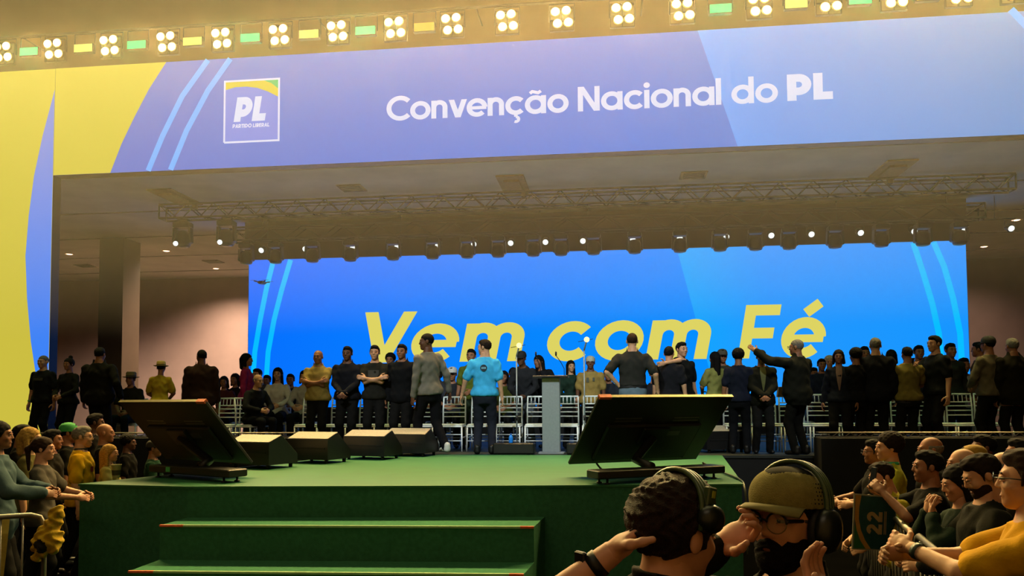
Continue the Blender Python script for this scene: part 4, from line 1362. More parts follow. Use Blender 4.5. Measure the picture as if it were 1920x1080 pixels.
    def shirt_f(p):
        q0 = ((p - pel.astype(F32)) @ np.asarray(Ru[:, 2], F32)) + F32(0.92)
        d = torso(p, off) - 0.024*np.clip((1.04 - q0)/0.10, 0, 1)
        d = arms_sdf(p, d, off*0.9, upto='wrist' if sleeve == 'long' else 'mid', k=0.022)
        d = d + wrinkle(p)
        q = (p - pel.astype(F32)) @ np.asarray(Li.T, F32)
        z = q[:, 2] + 0.92
        d = np.maximum(d, np.where(np.abs(q[:, 0]) < 0.21*build + 0.03, hem - z, -1))
        d = np.maximum(d, np.where(np.abs(q[:, 0]) < 0.075, z - (collar_z + 0.02*np.clip(-q[:, 1]*8, -1, 1)), -1))
        return d
    v, q = mesh_field(shirt_f, lo - 0.03, hi + 0.03, h)
    if sleeve == 'long':
        pass
    sh_o = link('jacket' if jacket else 'shirt', np_mesh('shirt', [(v, q, 0)], [mat(key(shirt), shirt, 0.9, noise=0.12, scale=14, bump=0.15, spec=0.12)]), body)
    # trousers
    def tro_f(p):
        d = np.maximum(torso(p, 0.012), (p - pel.astype(F32)) @ np.asarray(Ru[:, 2], F32) - (0.10 if hem < 0.98 else hem - 0.86))
        if seat: pass
        for s, hip, kn, an in Lg:
            d = _smin(d, _smin(sd_cap(p, hip, kn, .098, .074), sd_cap(p, kn, an + np.array([0, 0, -0.02]), .072, .062), 0.02), 0.03)
        if not seat: d = np.maximum(d, (p - pel.astype(F32)) @ np.asarray(Ru[:, 2], F32) - (hem - 0.92 + 0.03))
        return d + wrinkle(p, 0.004)
    plo = np.array([min(x[0] for l in Lg for x in l[1:4]) - 0.14, min(x[1] for l in Lg for x in l[1:4]) - 0.16, 0.035])
    phi = np.array([max(x[0] for l in Lg for x in l[1:4]) + 0.14, max(x[1] for l in Lg for x in l[1:4]) + 0.16, pel[2] + 0.2])
    v, q = mesh_field(tro_f, plo, phi, h)
    link('trousers', np_mesh('trousers', [(v, q, 0)], [mat(key(pants), pants, 0.9, noise=0.12, scale=14, bump=0.1, spec=0.12)]), body)
    for s, hip, kn, an in Lg:
        link('shoe', shoe_data(shoes), body, (an[0], an[1], max(0.0, an[2] - 0.085)), (0, 0, -s*0.15))
    # hair / hats
    def onhead(name, me, sc=1.0):
        o = link(name, me, body)
        Mh = Matrix([list(r) + [0] for r in Rh] + [[0, 0, 0, 1]])
        o.matrix_local = Matrix.Translation(Vector(hp)) @ Mh @ Matrix.Scale(hs*sc, 4)
        return o
    if hair and hair != 'bald':
        onhead('hair', hair_data(hair, hairc, hd if hd < 0.012 else 0.012))
    for e in extra:
        if e == 'glasses': onhead('glasses', glasses_data())
        elif e[0] == 'cap': onhead('cap', cap_data(e[1], e[2], e[1].strip('#') + e[2].strip('#'), e[3] if len(e) > 3 else False))
        elif e[0] == 'hat': onhead('hat', hat_data(e[1].strip('#'), e[1], e[2]))
        elif e[0] == 'beard':
            if 'beard' not in _hair:
                f = lambda p: np.maximum(np.maximum(_smin(sd_ell(p, (0, 0.028, -0.052), (0.066, 0.071, 0.078)), sd_ell(p, (0, 0.062, -0.098), (0.034, 0.032, 0.028)), 0.03), p[:, 2] + 0.042 + 0.25*np.abs(p[:, 0])*0 - 0.3*np.clip(np.abs(p[:, 0]) - 0.03, 0, 1)),
                                         -sd_ell(p, (0, 0.1, -0.066), (0.024, 0.03, 0.012)))
                _hair['beard'] = mesh_field(f, (-0.08, -0.05, -0.15), (0.08, 0.13, 0.0), 0.009)
            v, q = _hair['beard']
            onhead('beard', np_mesh('beard', [(v, q, 0)], [mat('hair_' + e[1], HAIRC[e[1]], 0.75, noise=0.3, scale=60, bump=0.4, spec=0.12)]))
        elif e[0] == 'collar':      # ring of shirt fabric at the neck
            c = U((0, -0.005, 1.485))
            b = MB().lathe([(0.066, -0.012), (0.071, 0.0), (0.066, 0.022), (0.060, 0.022)], 18, Matrix.Translation(Vector(c)) @ Matrix([list(r) + [0] for r in Ru] + [[0,0,0,1]]), cap=False)
            b.build('collar', mat(key(e[1]), e[1], 0.8), body)
        elif e[0] == 'vfront':      # paler shirt panel and tie seen in an open jacket
            vs, fs = [], []
            for i, (z, w) in enumerate(((1.46, 0.045), (1.36, 0.05), (1.2, 0.03), (1.06, 0.008))):
                yy = float(np.interp(z, zs, bs + bel)) + float(np.interp(z, zs, bel*0.5)) + 0.01*math.sin((z-0.9)*6) + off + 0.008
                vs += [tuple(U((-w, yy, z))), tuple(U((0, yy + 0.006, z))), tuple(U((w, yy, z)))]
            for i in range(3):
                fs += [(3*i, 3*i+1, 3*i+4, 3*i+3), (3*i+1, 3*i+2, 3*i+5, 3*i+4)]
            MB().add(vs, fs, 0, True).build('shirt_front', mat(key(e[1]), e[1], 0.8), body)
        elif e[0] == 'belt':
            c = pel + np.array([0, 0, hem - 0.92 - 0.012])
            MB().lathe([(1, -0.02), (1.02, 0.0), (1, 0.02)], 22, Matrix.Translation(Vector(c)) @ Matrix.Diagonal((0.172*build + 0.012, 0.128 + belly*0.5, 1, 1)), cap=False).build('belt', mat('belt_leather', e[1], 0.5), body)
        elif e[0] == 'watch':
            s, sh, el, wr, curl = A[0 if e[1] < 0 else 1]
            u = Vector(wr - el).normalized()
            b = MB().tube([Vector(wr) - u*0.05, Vector(wr) - u*0.025], 0.036, 12)
            b.build('wristband', mat('band_' + e[2].strip('#'), e[2], 0.4), body)
        elif e[0] == 'logo':        # round print on the back
            yy = -(float(np.interp(1.30, zs, bs)) + off + 0.004)
            R4 = Matrix([list(r) + [0] for r in Ru] + [[0,0,0,1]])
            vs = [tuple(U((0, yy, 1.31)))] + [tuple(U((0.052*math.cos(t), yy + 0.0, 1.31 + 0.052*math.sin(t)))) for t in [2*math.pi*i/20 for i in range(20)]]
            MB().add(vs, [(0, 1 + (i+1) % 20, 1 + i) for i in range(20)]).build('round_print', mat('print_dark', '#12222e', 0.7), body)
            for k, (x0, x1) in enumerate(((-0.034, -0.014), (-0.008, 0.008), (0.014, 0.034))):
                vs = [tuple(U((x, yy - 0.002, z))) for x, z in ((x0, 1.295), (x1, 1.295), (x1, 1.325), (x0, 1.325))]
                MB().add(vs, [(0, 3, 2, 1)]).build('print_mark', mat('print_pale', '#6fa3b8', 0.7), body)
        elif e[0] == 'chest':       # chest print, box x0,x1,z0,z1
            x0, x1, z0, z1 = e[2]
            vs = []
            for z in (z0, z1):
                for x in (x0, (x0+x1)/2, x1):
                    bz = float(np.interp(z, zs, bs + bel)); az = float(np.interp(z, zs, as_))
                    yy = bz*math.sqrt(max(0.1, 1 - (x/az)**2)) + float(np.interp(z, zs, bel*0.5)) + 0.01*math.sin((z-0.9)*6) + off + 0.010
                    vs.append(tuple(U((x, yy, z))))
            MB().add(vs, [(0, 1, 4, 3), (1, 2, 5, 4)], 0, True).build('chest_print', mat('print_' + e[1].strip('#'), e[1], 0.7), body)
    rec = dict(body=body, A=A, U=U, S=S, hp=hp, Rh=Rh, face=face, loc=Vector(loc), pel=pel)
    PEOPLE.append(rec)
    return rec
def wpos(rec, p):
    """local figure point -> world"""
    q = rotz(math.radians(rec['face'])) @ (np.asarray(p, float)*rec['S'])
    return rec['loc'] + Vector(q)
def palm(rec, side):
    s, sh, el, wr, c = rec['A'][0 if side < 0 else 1]
    f = (wr - el)/np.linalg.norm(wr - el)
    return wpos(rec, wr + f*0.09)

def head_attach(rec, name, me, mats=None):
    o = link(name, me, rec['body'])
    o.matrix_local = Matrix.Translation(Vector(rec['hp'])) @ Matrix([list(r) + [0] for r in rec['Rh']] + [[0, 0, 0, 1]])
    return o
def arm_to(loc, face, height, s, wrist, pole, curl, thumb=None):
    """arm spec from world wrist point and world pole/thumb directions"""
    R = rotz(-math.radians(face)); S = height/1.75
    w = R @ (np.array(wrist) - np.array(loc))/S
    p = R @ np.array(pole, float)
    t = None if thumb is None else tuple(R @ np.array(thumb, float))
    return ((s*w[0], w[1], w[2]), (s*p[0], p[1], p[2]), curl, t)
# ------------------------------------------------------------------ people on the stage
def spot(px, py, Y, floor=0.0):
    t = P(px, py, Y=Y)
    return (t.x, Y, floor), t.z - floor
G_ST, G_SEAT = 'people standing on the stage', 'people seated on the stage'
def st(label, px, py, Y, face, lx=None, dh=0.0, **k):
    loc, hgt = spot(px, py, Y, STAGE_Z + 0.004)
    if lx is not None: loc = (P(lx, 800, Y=Y).x, Y, STAGE_Z + 0.004)
    k.setdefault('group', G_ST)
    return person(label, loc, max(1.45, min(1.95, hgt + dh)), face, **k)

st('man in black printed tee before the yellow LED column', 82, 667, 13.05, 176, shirt='#15161a', skin='light', hair='buzz', hairc='grey', extra=(('chest', '#3a3a30', (-.1, .1, 1.28, 1.33)), ('watch', 1, '#3fae6a')), build=1.08)
st('dark-haired woman in black with hair knotted up, left of suited man', 130, 672, 13.1, 172, shirt='#1a1812', skin='tan', hair='bun', sex='f', arms=('front', 'front'), sleeve='long', hairc='dkbrown')
st('broad man in dark suit seen from behind, in front of the pillar', 187, 652, 12.75, 8, shirt='#12110d', skin='tan', hair='short', sleeve='long', jacket=True, hem=0.76, build=1.22, belly=0.03, extra=(('collar', '#b9b4a4'),), arms=('down', 'side'))
st('short person in straw hat and yellow top, back turned', 300, 678, 12.85, 14, shirt='#a88e24', skin='tan', hair='short', sex='f', extra=(('hat', '#b59a52', '#2b2416'),), arms=('front', 'front'), lean=6, pants='#2a2620')
st('bald man in dark brown coat with back turned, left of pink blouse', 378, 656, 12.75, 24, shirt='#2a1a14', skin='brown', hair='buzz', sleeve='long', jacket=True, hem=0.74, build=1.15, head=(-25, 0), extra=(('collar', '#4a332a'),))
st('woman in magenta blouse looking right, beside the LED wall edge', 462, 663, 13.6, -75, shirt='#8a1f4a', skin='tan', hair='bob', sex='f', sleeve='long', hairc='black', arms=('front', 'down'))
st('bald man in yellow polo with forearms raised to his chest', 597, 657, 12.45, 180, shirt='#97834a', skin='tan', hair=None, arms=('cross', 'cross'), build=1.12, belly=0.03, extra=(('collar', '#8a8a50'),), hem=0.88)
st('dark-shirted man with clasped hands next to the yellow polo', 652, 650, 12.45, 180, shirt='#14151c', skin='brown', hair='short', sleeve='long', arms=('clasp', 'clasp'), build=1.12)
st('man in charcoal patterned shirt with crossed arms', 703, 648, 12.45, 186, shirt='#1e1e1a', skin='light', hair='short', arms=('cross', 'cross'), build=1.05, extra=(('chest', '#33332c', (-.09, .09, 1.2, 1.34)),))
st('shorter dark-haired person peeking behind the crossed-arms man', 732, 663, 13.5, 180, shirt='#15151a', skin='tan', hair='curly', sex='f')
st('man in black jacket facing forward behind the grey-shirted man', 754, 646, 12.45, 172, shirt='#101114', skin='tan', hair='short', sleeve='long', jacket=True, hem=0.8, build=1.05)
st('tall man in grey long-sleeved shirt striding left in white sneakers', 790, 626, 12.05, 48, lx=806, shirt='#6a655c', pants='#0d0d10', skin='brown', hair='buzz', sleeve='long', head=(-55, 0), side=-4, arms=('down', 'side'), shoes='#c9c6bc', legs=((0.0, 0.14, 0.0), (0.03, -0.18, 0.03)), build=1.02)
st('man in bright blue tee with round back print, seen from behind', 908, 637, 12.1, 4, shirt='#3a9ed2', pants='#1c1e28', skin='light', hair='short', hairc='dkbrown', head=(-68, 0), arms=(((0.36, 0.1, 0.9), (0.5, -1, 0.2), 0.4), 'down'), extra=(('logo',),), build=1.05, hem=0.88)
st('person in olive top half hidden behind the blue tee', 884, 655, 13.4, 170, shirt='#55601f', skin='tan', hair='short', arms=('front', 'down'), pants='#2c3a2a')
st('bending person in dark cap and grey clothes left of the lectern', 986, 668, 13.45, 165, shirt='#232428', pants='#4a5058', skin='brown', hair='short', lean=18, dh=0.1, arms=('front', 'front'), sleeve='long', extra=(('cap', '#17171a', '#17171a'),))
st('dark-haired person leaning over right behind the lectern', 1030, 672, 13.7, 150, shirt='#15161a', skin='tan', hair='long', sex='f', lean=14, side=10, dh=0.08, sleeve='long')
st('long-haired woman in dark green, between lectern and tan polo', 1070, 676, 13.6, 200, shirt='#1c2f26', skin='light', hair='long', sex='f', sleeve='long', arms=('front', 'down'))
st('man in tan polo and pale cap right of the lectern', 1107, 669, 13.4, 180, shirt='#8f7842', skin='brown', hair='buzz', extra=(('cap', '#a9a695', '#a9a695', True), ('chest', '#4a4a3a', (-.08, -.04, 1.28, 1.35)), ('chest', '#4a4a3a', (.03, .08, 1.26, 1.35))), build=1.1)
st('bald man in charcoal sweatshirt and jeans, hand on hip, back turned', 1185, 625, 12.2, 2, shirt='#262522', pants='#5a6a78', skin='light', hair='buzz', hairc='brown', sleeve='mid', arms=('hip', 'side'), build=1.15, hem=0.98, extra=(('belt', '#0c0c10'),))
st('man in black being embraced, back of head to the hall', 1254, 650, 12.4, -14, shirt='#15151a', skin='light', hair='short', sleeve='short', build=1.05)
st('man in black with bare arm round his neighbour', 1277, 642, 12.76, 214, shirt='#0f1012', skin='light', hair='short', arms=('down', ((0.50, 0.24, 1.40), (0.3, 1, 0.2), 0.2)), build=1.1)
st('woman in pale olive shirt with dark long hair', 1340, 660, 13.3, 30, shirt='#7a7a42', skin='light', hair='long', sex='f', arms=('front', 'down'))
st('capped man behind the olive-shirted woman', 1354, 656, 13.6, 185, shirt='#3a3c2c', skin='tan', hair='short', extra=(('cap', '#4a4438', '#2a2620'),))
st('dark-haired man in navy shirt with back turned', 1384, 655, 12.4, -12, shirt='#171b2a', pants='#0d0e12', skin='tan', hair='curly', sleeve='short', arms=('down', 'front'))
st('man in dark jacket over olive shirt, hands at his waist', 1427, 657, 12.4, 180, shirt='#14150f', skin='tan', hair='short', sleeve='long', jacket=True, hem=0.78, arms=('clasp', 'clasp'), extra=(('vfront', '#55572f'),), head=(0, -8))
pt = st('heavy man in dark suit pointing up to the left', 1494, 637, 12.15, 38, shirt='#14150f', pants='#0f0f0c', skin='tan', hair='buzz', hairc='grey', sleeve='long', jacket=True, hem=0.74, build=1.2, belly=0.05, arms=(((0.42, 0.42, 1.58), (0.4, -0.2, -1), 0.2), 'front'), head=(-25, 0), extra=('glasses', ('collar', '#66624a')))
st('dark-haired person left of the white-haired one', 1540, 673, 13.6, 180, shirt='#1b2032', skin='tan', hair='short')
st('white-haired person in light blue top', 1555, 668, 13.9, 170, shirt='#8aa4c4', skin='light', hair='curly', hairc='white', sex='f')
st('woman in dark navy with open collar, right of white hair', 1572, 656, 12.42, 165, shirt='#161a24', skin='tan', hair='bob', sex='f', sleeve='long', hairc='dkbrown', extra=(('vfront', '#6d5648'),))
st('curly-haired person in black from behind, left of tall man', 1604, 654, 12.42, 12, shirt='#101114', skin='tan', hair='curly', sleeve='long')
st('dark-haired man wedged just behind the curly-haired person', 1620, 650, 13.3, 180, shirt='#12131a', skin='tan', hair='short')
st('tallest man of the dark group, back turned, in black', 1641, 634, 12.45, -8, shirt='#12131a', skin='light', hair='short', hairc='grey', sleeve='long', jacket=True, hem=0.78, build=1.15)
st('dark-clad person at the right end of the dark group', 1671, 656, 13.3, -30, shirt='#0f1014', skin='tan', hair='bob', sex='f', sleeve='long')
st('man in olive polo with dark sash across his back', 1701, 651, 12.42, 6, shirt='#6e6330', pants='#15140f', skin='tan', hair='short', arms=('front', 'front'), build=1.12, extra=(('belt', '#18160f'),))
st('dark-haired man peering right of the olive polo', 1722, 648, 13.5, 180, shirt='#20222c', skin='tan', hair='short')
ph = st('man in black tee looking left at a phone', 1753, 630, 12.45, 108, shirt='#101214', skin='light', hair='short', arms=('down', 'phone'), build=1.1, extra=(('watch', 1, '#b0aca0'),))
st('man in grey shirt right of the phone user', 1781, 644, 13.35, 190, shirt='#2b2e2c', skin='tan', hair='short', sleeve='long')
st('dark-haired person turned away behind the khaki vest', 1836, 642, 13.3, 60, shirt='#4a3524', skin='tan', hair='short', sleeve='long')
st('man in khaki vest and black cap with back turned', 1853, 632, 12.45, 30, shirt='#5b5442', pants='#0f0e0b', skin='tan', hair='short', extra=(('cap', '#100f0d', '#100f0d'),), build=1.1, arms=('front', 'down'), sleeve='long')
st('grey-haired man in dark coat at the right edge, back turned', 1898, 635, 12.4, 10, shirt='#171409', pants='#12100a', skin='tan', hair='short', hairc='grey', sleeve='long', jacket=True, hem=0.7, build=1.2)

# paper in the pointing man's hand, phone in the phone user's hand
pw = palm(pt, 1)
tag(MB().box((-0.11, -0.003, -0.08), (0.11, 0.003, 0.08)).build('paper_sheet', mat('buff_paper', '#8f7a5a', 0.8), None, pw + Vector((0.0, -0.03, -0.03))), 'buff paper held by the pointing man in dark suit', 'paper').rotation_euler = (0.3, 0, 0.2)
def phone(label, loc, rot):
    t = thing('smartphone', label, 'phone', loc)
    t.rotation_euler = rot
    MB().box((-0.037, -0.004, -0.075), (0.037, 0.004, 0.075), bev=0.0035).build('case', M_blackp, t)
    MB().box((-0.033, 0.0042, -0.07), (0.033, 0.005, 0.07)).build('display', mat('phone_glass', '#1a1d22', 0.1), t)
    MB().box((-0.03, -0.0062, 0.035), (-0.006, -0.0042, 0.066), bev=0.0008).build('camera_bump', M_lens, t)
    return t
phone('dark phone held by the man in black tee on stage', palm(ph, 1) + Vector((-0.02, 0, 0.03)), (0.3, 0, 1.9))

# ---- seated people: each on a chair of the rows
def se(label, px, py, Y, face=180, dh=0.0, **k):
    t = P(px, py, Y=Y)
    hs = (t.z - STAGE_Z)/1.405*1.75 + dh
    k.setdefault('group', G_SEAT); k.setdefault('arms', ('lap', 'lap'))
    return person(label, (t.x, Y, STAGE_Z + 0.004), max(1.5, min(1.85, hs)), face, stance='seat', h=0.024, **k)
SEATED = [
    ('seated person in dark top and small hat behind the left monitor', 246, 700, 13.75, dict(shirt='#221f16', extra=(('hat', '#77663c', '#2b2416'),), arms=('front', 'front'))),
    ('seated person with maroon top beside the brown coat', 420, 706, 14.1, dict(shirt='#4a2226', hair='bob', sex='f')),
    ('seated woman in black just left of the pink blouse', 441, 701, 14.9, dict(shirt='#1c1418', hair='bob', sex='f')),
    ('seated person in dark shirt right of the pink blouse', 483, 692, 15.3, dict(shirt='#3a3a42', skin='light')),
    ('seated woman in white top with long dark hair', 521, 690, 14.1, dict(shirt='#b9b7b2', hair='long', sex='f', skin='light', sleeve='long')),
    ('seated dark-haired person left of the white top', 501, 704, 15.7, dict(shirt='#1c222e')),
    ('seated man in navy right of the white top', 545, 702, 14.9, dict(shirt='#191f33')),
    ('seated person in pale sweater behind the yellow polo', 571, 695, 14.1, dict(shirt='#9a9894', hair='bob', sex='f', skin='light', sleeve='long')),
    ('seated person glimpsed right of the grey-shirted man', 818, 682, 14.2, dict(shirt='#33343a', hair='bob', sex='f')),
    ('seated person in white cap right of the grey shirt', 848, 690, 13.95, dict(shirt='#2e3138', extra=(('cap', '#c2c2bd', '#2a2b30'),))),
    ('seated person in olive shirt right of the blue tee', 945, 696, 14.0, dict(shirt='#4a5020', hair='bob', sex='f')),
    ('seated person far back between olive shirt and bending cap', 962, 690, 14.9, dict(shirt='#2c2f33', hair='short')),
    ('seated person just left of the hand-on-hip man', 1140, 690, 14.1, dict(shirt='#22262f', hair='short')),
    ('seated person between the embracing pair and hand-on-hip man', 1226, 690, 14.1, dict(shirt='#1c1d24', hair='short')),
    ('seated person in blue behind the pointing man', 1524, 690, 14.1, dict(shirt='#3c5c86', hair='short')),
    ('seated person behind the phone user', 1733, 668, 14.3, dict(shirt='#6a6a6a', hair='bob', sex='f')),
    ('seated person in white behind the khaki vest', 1806, 672, 14.2, dict(shirt='#9a9da4', hair='short')),
]
for i, (lab, px, py, Y, k) in enumerate(SEATED):
    k = dict(k); k.setdefault('skin', 'tan')
    r = se(lab, px, py, Y, 180 + random.uniform(-20, 20), **k)
    o = put_chair(r['loc'].x, Y + 0.02, 'white ballroom chair under the ' + ' '.join(lab.split()[:9]), 'white chairs in the back rows')
    o.rotation_euler = (0, 0, math.radians(r['face'] - 180))
# slouching seated man in the front row, legs turned right
r = se('grey-haired seated man in dark jacket, nearest chair below the pink blouse', 474, 712, 12.8, -118, shirt='#16171a', pants='#121318', skin='light', hair='fringe', hairc='grey', sleeve='long', lean=12, dh=0.12, shoes='#6b4a2a')
# ------------------------------------------------------------------ spectators on the floor
G_L, G_R = 'spectators left of the thrust stage', 'spectators behind the right barrier'
def fl(label, px, py, Y, face, **k):
    loc, hgt = spot(px, py, Y)
    k.setdefault('h', 0.018); k.setdefault('hd', 0.0075)
    return person(label, loc, max(1.42, min(1.9, hgt)), face, **k)
L = dict(group=G_L)
fl('shadowed person in blue-grey jacket at the left edge', -4, 790, 6.25, -62, shirt='#3d5058', skin='tan', hair='bob', hairc='black', sex='f', sleeve='long', jacket=True, hem=0.74, arms=('rail', 'rail'), **L)
fl('woman with tied-back brown hair resting bare forearms, left barrier', 80, 820, 6.9, -68, shirt='#4a4640', skin='pink', hair='pony', hairc='brown', sex='f', sleeve='short', arms=('rail', 'rail'), **L)
fl('man in yellow shirt and glasses beside the green corner', 153, 800, 8.0, -64, shirt='#c79a10', skin='light', hair='short', hairc='grey', extra=('glasses', ('collar', '#2a2a18'), ('chest', '#7a1f1a', (.07, .12, 1.24, 1.3))), build=1.08, **L)
fl('blonde woman in pale top leaning at the stage edge', 205, 837, 8.5, -72, shirt='#8f8a4e', skin='light', hair='long', hairc='blond', sex='f', arms=('front', 'front'), **L)
fl('bald man in black shirt behind the yellow shirt', 196, 795, 9.0, -66, shirt='#12110c', skin='tan', hair=None, **L)
fl('person in green cap behind the yellow shirt', 128, 795, 8.8, -60, shirt='#15150e', skin='tan', hair='short', extra=(('cap', '#2f8a45', '#2f8a45', True),), **L)
fl('man in dark flat cap and green jacket under the left monitor', 288, 830, 9.3, -70, shirt='#1c3a28', skin='tan', hair='buzz', extra=(('cap', '#1c1a12', '#1c1a12'),), sleeve='long', arms=('front', 'front'), **L)
fl('fair-haired person behind the woman with tied-back hair', 56, 802, 7.4, -65, shirt='#55502a', skin='light', hair='bob', hairc='blond', sex='f', **L)
fl('dark-haired person between tied-back hair and green cap', 97, 806, 8.2, -65, shirt='#1d1a12', skin='tan', hair='short', **L)
fl('dark head at far left before the yellow column', 40, 797, 8.4, -62, shirt='#15140e', skin='tan', hair='short', **L)
fl('tall dark-haired man behind the bald spectator', 178, 776, 9.9, -60, shirt='#15130e', skin='brown', hair='short', **L)
fl('dark-haired person between bald man and flat cap', 240, 816, 9.8, -70, shirt='#12110c', skin='brown', hair='curly', **L)

R_ = dict(group=G_R)
fl('man in glasses and yellow tee with clasped hands, nearest right', 1932, 845, 3.35, 66, shirt='#b98a10', pants='#3d4a34', skin='light', hair='short', hairc='brown', extra=('glasses', ('watch', -1, '#2d3a34')), arms=(((0.05, 0.44, 1.33), (1, -0.5, -0.6), 0.8), ((0.03, 0.46, 1.29), (1, -0.5, -0.6), 0.8)), build=1.1, belly=0.03, h=0.014, hd=0.006, **R_)
fl('short-haired man in dark jacket looking down, right crowd', 1845, 853, 4.5, 84, shirt='#15160f', skin='light', hair='short', hairc='dkbrown', sleeve='long', jacket=True, hem=0.76, head=(0, -24), arms=('rail', 'rail'), extra=(('beard', 'brown'),), h=0.016, **R_)
fl('bald man behind the woman hiding her face', 1806, 842, 5.95, 80, shirt='#1a1a12', skin='light', hair='fringe', hairc='grey', arms=('rail', 'down'), **R_)
fl('dark-haired woman with hands raised to her face', 1800, 872, 4.85, 84, shirt='#17271c', skin='light', hair='bob', hairc='black', sex='f', sleeve='long', arms=('chin', 'chin'), head=(0, -14), extra=(('watch', 1, '#3d5a5a'),), **R_)
fl('balding man with glasses behind the looking-down man', 1884, 848, 5.2, 74, shirt='#2a2216', skin='light', hair='fringe', hairc='grey', extra=('glasses',), arms=('rail', 'rail'), **R_)
fl('bald man in profile below the truss rail', 1746, 820, 7.0, 84, shirt='#17150f', skin='tan', hair='fringe', hairc='grey', **R_)
fl('dark-haired person in yellow-green shirt, far end of barrier', 1668, 814, 6.9, 86, shirt='#8a8a20', skin='light', hair='curly', hairc='dkbrown', sex='m', extra=(('collar', '#2f9a6a'),), arms=('rail', 'down'), **R_)
fl('dark man in glasses, leftmost of the right crowd', 1642, 825, 7.3, 82, shirt='#15140f', skin='tan', hair='short', extra=('glasses',), arms=('rail', 'rail'), **R_)
rd = fl('person in yellow tee leaning forward over the barrier', 1693, 862, 6.0, 98, shirt='#9a8a1a', skin='light', hair='short', hairc='dkbrown', lean=14, arms=('rail', 'rail'), head=(0, -10), **R_)
rp = fl('person in black holding up a phone, right crowd', 1742, 846, 5.7, 84, shirt='#0f0f0b', skin='tan', hair='short', arms=(((0.14, 0.36, 1.44), (1, 0.0, -1), 0.7), ((0.12, 0.36, 1.42), (1, 0.0, -1), 0.7)), sleeve='short', **R_)
fl('dark-skinned man in dark shirt near the truss rail', 1846, 816, 7.2, 82, shirt='#2a2716', skin='brown', hair='short', **R_)
fl('person in mustard cap between two bald men', 1826, 838, 6.4, 84, shirt='#8a6a14', skin='tan', hair='short', extra=(('cap', '#8a6a18', '#8a6a18'),), **R_)
fl('dark-haired man at the right edge behind the crowd', 1914, 823, 6.6, 76, shirt='#1a1710', skin='tan', hair='short', **R_)
a = palm(rp, -1); b = palm(rp, 1)
phone('grey phone held up in both hands in the right crowd', (a + b)*0.5 + Vector((0.0, 0, 0.05)), (0.2, 0, 1.75))

# ------------------------------------------------------------------ steel crowd barriers
M_steelb = mat('barrier_steel', '#7d7a70', 0.4, metal=0.7, noise=0.12)
def barrier(label, p0, p1, h=1.06):
    d = Vector(p1) - Vector(p0); L = d.length
    t = thing('crowd_barrier', label, 'barrier', p0, math.atan2(d.y, d.x), 'steel crowd barriers')
    MB().tube([(0, 0, 0.02), (0, 0, h - 0.08), (0.03, 0, h - 0.02), (0.09, 0, h), (L - 0.09, 0, h), (L - 0.03, 0, h - 0.02), (L, 0, h - 0.08), (L, 0, 0.02)], 0.019, 8).build('frame_tube', M_steelb, t)
    MB().tube([(0, 0, 0.18), (L, 0, 0.18)], 0.016, 8).build('lower_rail', M_steelb, t)
    n = int(L/0.125)
    bar = MB().tube([(0, 0, 0.18), (0, 0, h - 0.005)], 0.008, 6).mesh('bar', M_steelb)
    for i in range(1, n): link('bar', bar, t, (L*i/n, 0, 0))
    for x in (0.15, L - 0.15):
        MB().box((x - 0.02, -0.28, 0.0), (x + 0.02, 0.28, 0.025), bev=0.005).build('foot', M_steelb, t)
    return t
b0, b1 = P(-130, 978, Z=1.06), P(84, 964, Z=1.06)
barrier('steel barrier in front of the left-hand spectators', (b0.x, b0.y, 0), (b1.x, b1.y, 0), 1.06)
barrier('far steel barrier before the right-hand crowd', (2.2, 7.3, 0), (1.82, 5.15, 0), 1.08)
barrier('near steel barrier below the clasped hands', (1.79, 5.0, 0), (1.38, 2.75, 0), 1.1)

# ------------------------------------------------------------------ number sign held over the right barrier
c00, c10, c11, c01 = P(1597, 1030, Y=5.55), P(1678, 1034, Y=5.75), P(1682, 936, Y=5.75), P(1601, 925, Y=5.55)
sg = thing('number_sign', 'hand-held dark teal sign with number turned sideways, over right barrier', 'sign', c00)
ux, uz = (c10 - c00), (c01 - c00)
nn = ux.cross(uz).normalized()          # towards the hall
def sp(u, v, d=0.0): return ux*u + uz*v + nn*d
def sflat(name, pts, d, m, parent):
    return MB().add([sp(u, v, d) for u, v in pts], [tuple(range(len(pts)))]).build(name, m, parent)
vs = [sp(u, v, d) for d in (-0.002, 0.002) for u, v in ((0, 0), (1, 0), (1, 1), (0, 1))]
brd = MB().add(vs, [(3,2,1,0),(4,5,6,7),(0,1,5,4),(1,2,6,5),(2,3,7,6),(3,0,4,7)]).build('board', mat('sign_white', '#9a9a82', 0.6), sg)
sflat('teal_field', [(.03, .025), (.97, .025), (.97, .975), (.03, .975)], 0.003, mat('sign_teal', '#1d4a48', 0.6), brd)
sflat('green_corner', [(.03, .025), (.40, .025), (.22, .15), (.12, .3), (.06, .42), (.03, .45)], 0.004, mat('sign_green', '#2f6a30', 0.6), brd)
arcp = [(.16, .975), (.12, .75), (.12, .55), (.18, .35), (.28, .18), (.42, .025)]
sflat('yellow_band', arcp + [(.30, .025), (.17, .17), (.08, .35), (.03, .55), (.03, .975)], 0.005, mat('sign_yellow', '#b5862a', 0.6), brd)
tq, tw = text_quads('22', 0.24, 0, 0.04)
b = MB()
for i, quad in enumerate(tq):       # numerals turned so that their feet point right
    b.add([sp(0.66 - p[1]*0.36, 0.29 + p[0]/tw*0.44, 0.006 + 0.0001*(i % 5)) for p in quad], [(0, 1, 2, 3)])
b.build('numerals', mat('sign_cream', '#b09a6a', 0.6), brd)
for k in (0, 1):
    sflat('small_print_line', [(.70 + .035*k, .3), (.72 + .035*k, .3), (.72 + .035*k, .72), (.70 + .035*k, .72)], 0.006, mat('sign_cream', '#b09a6a', 0.6), brd)
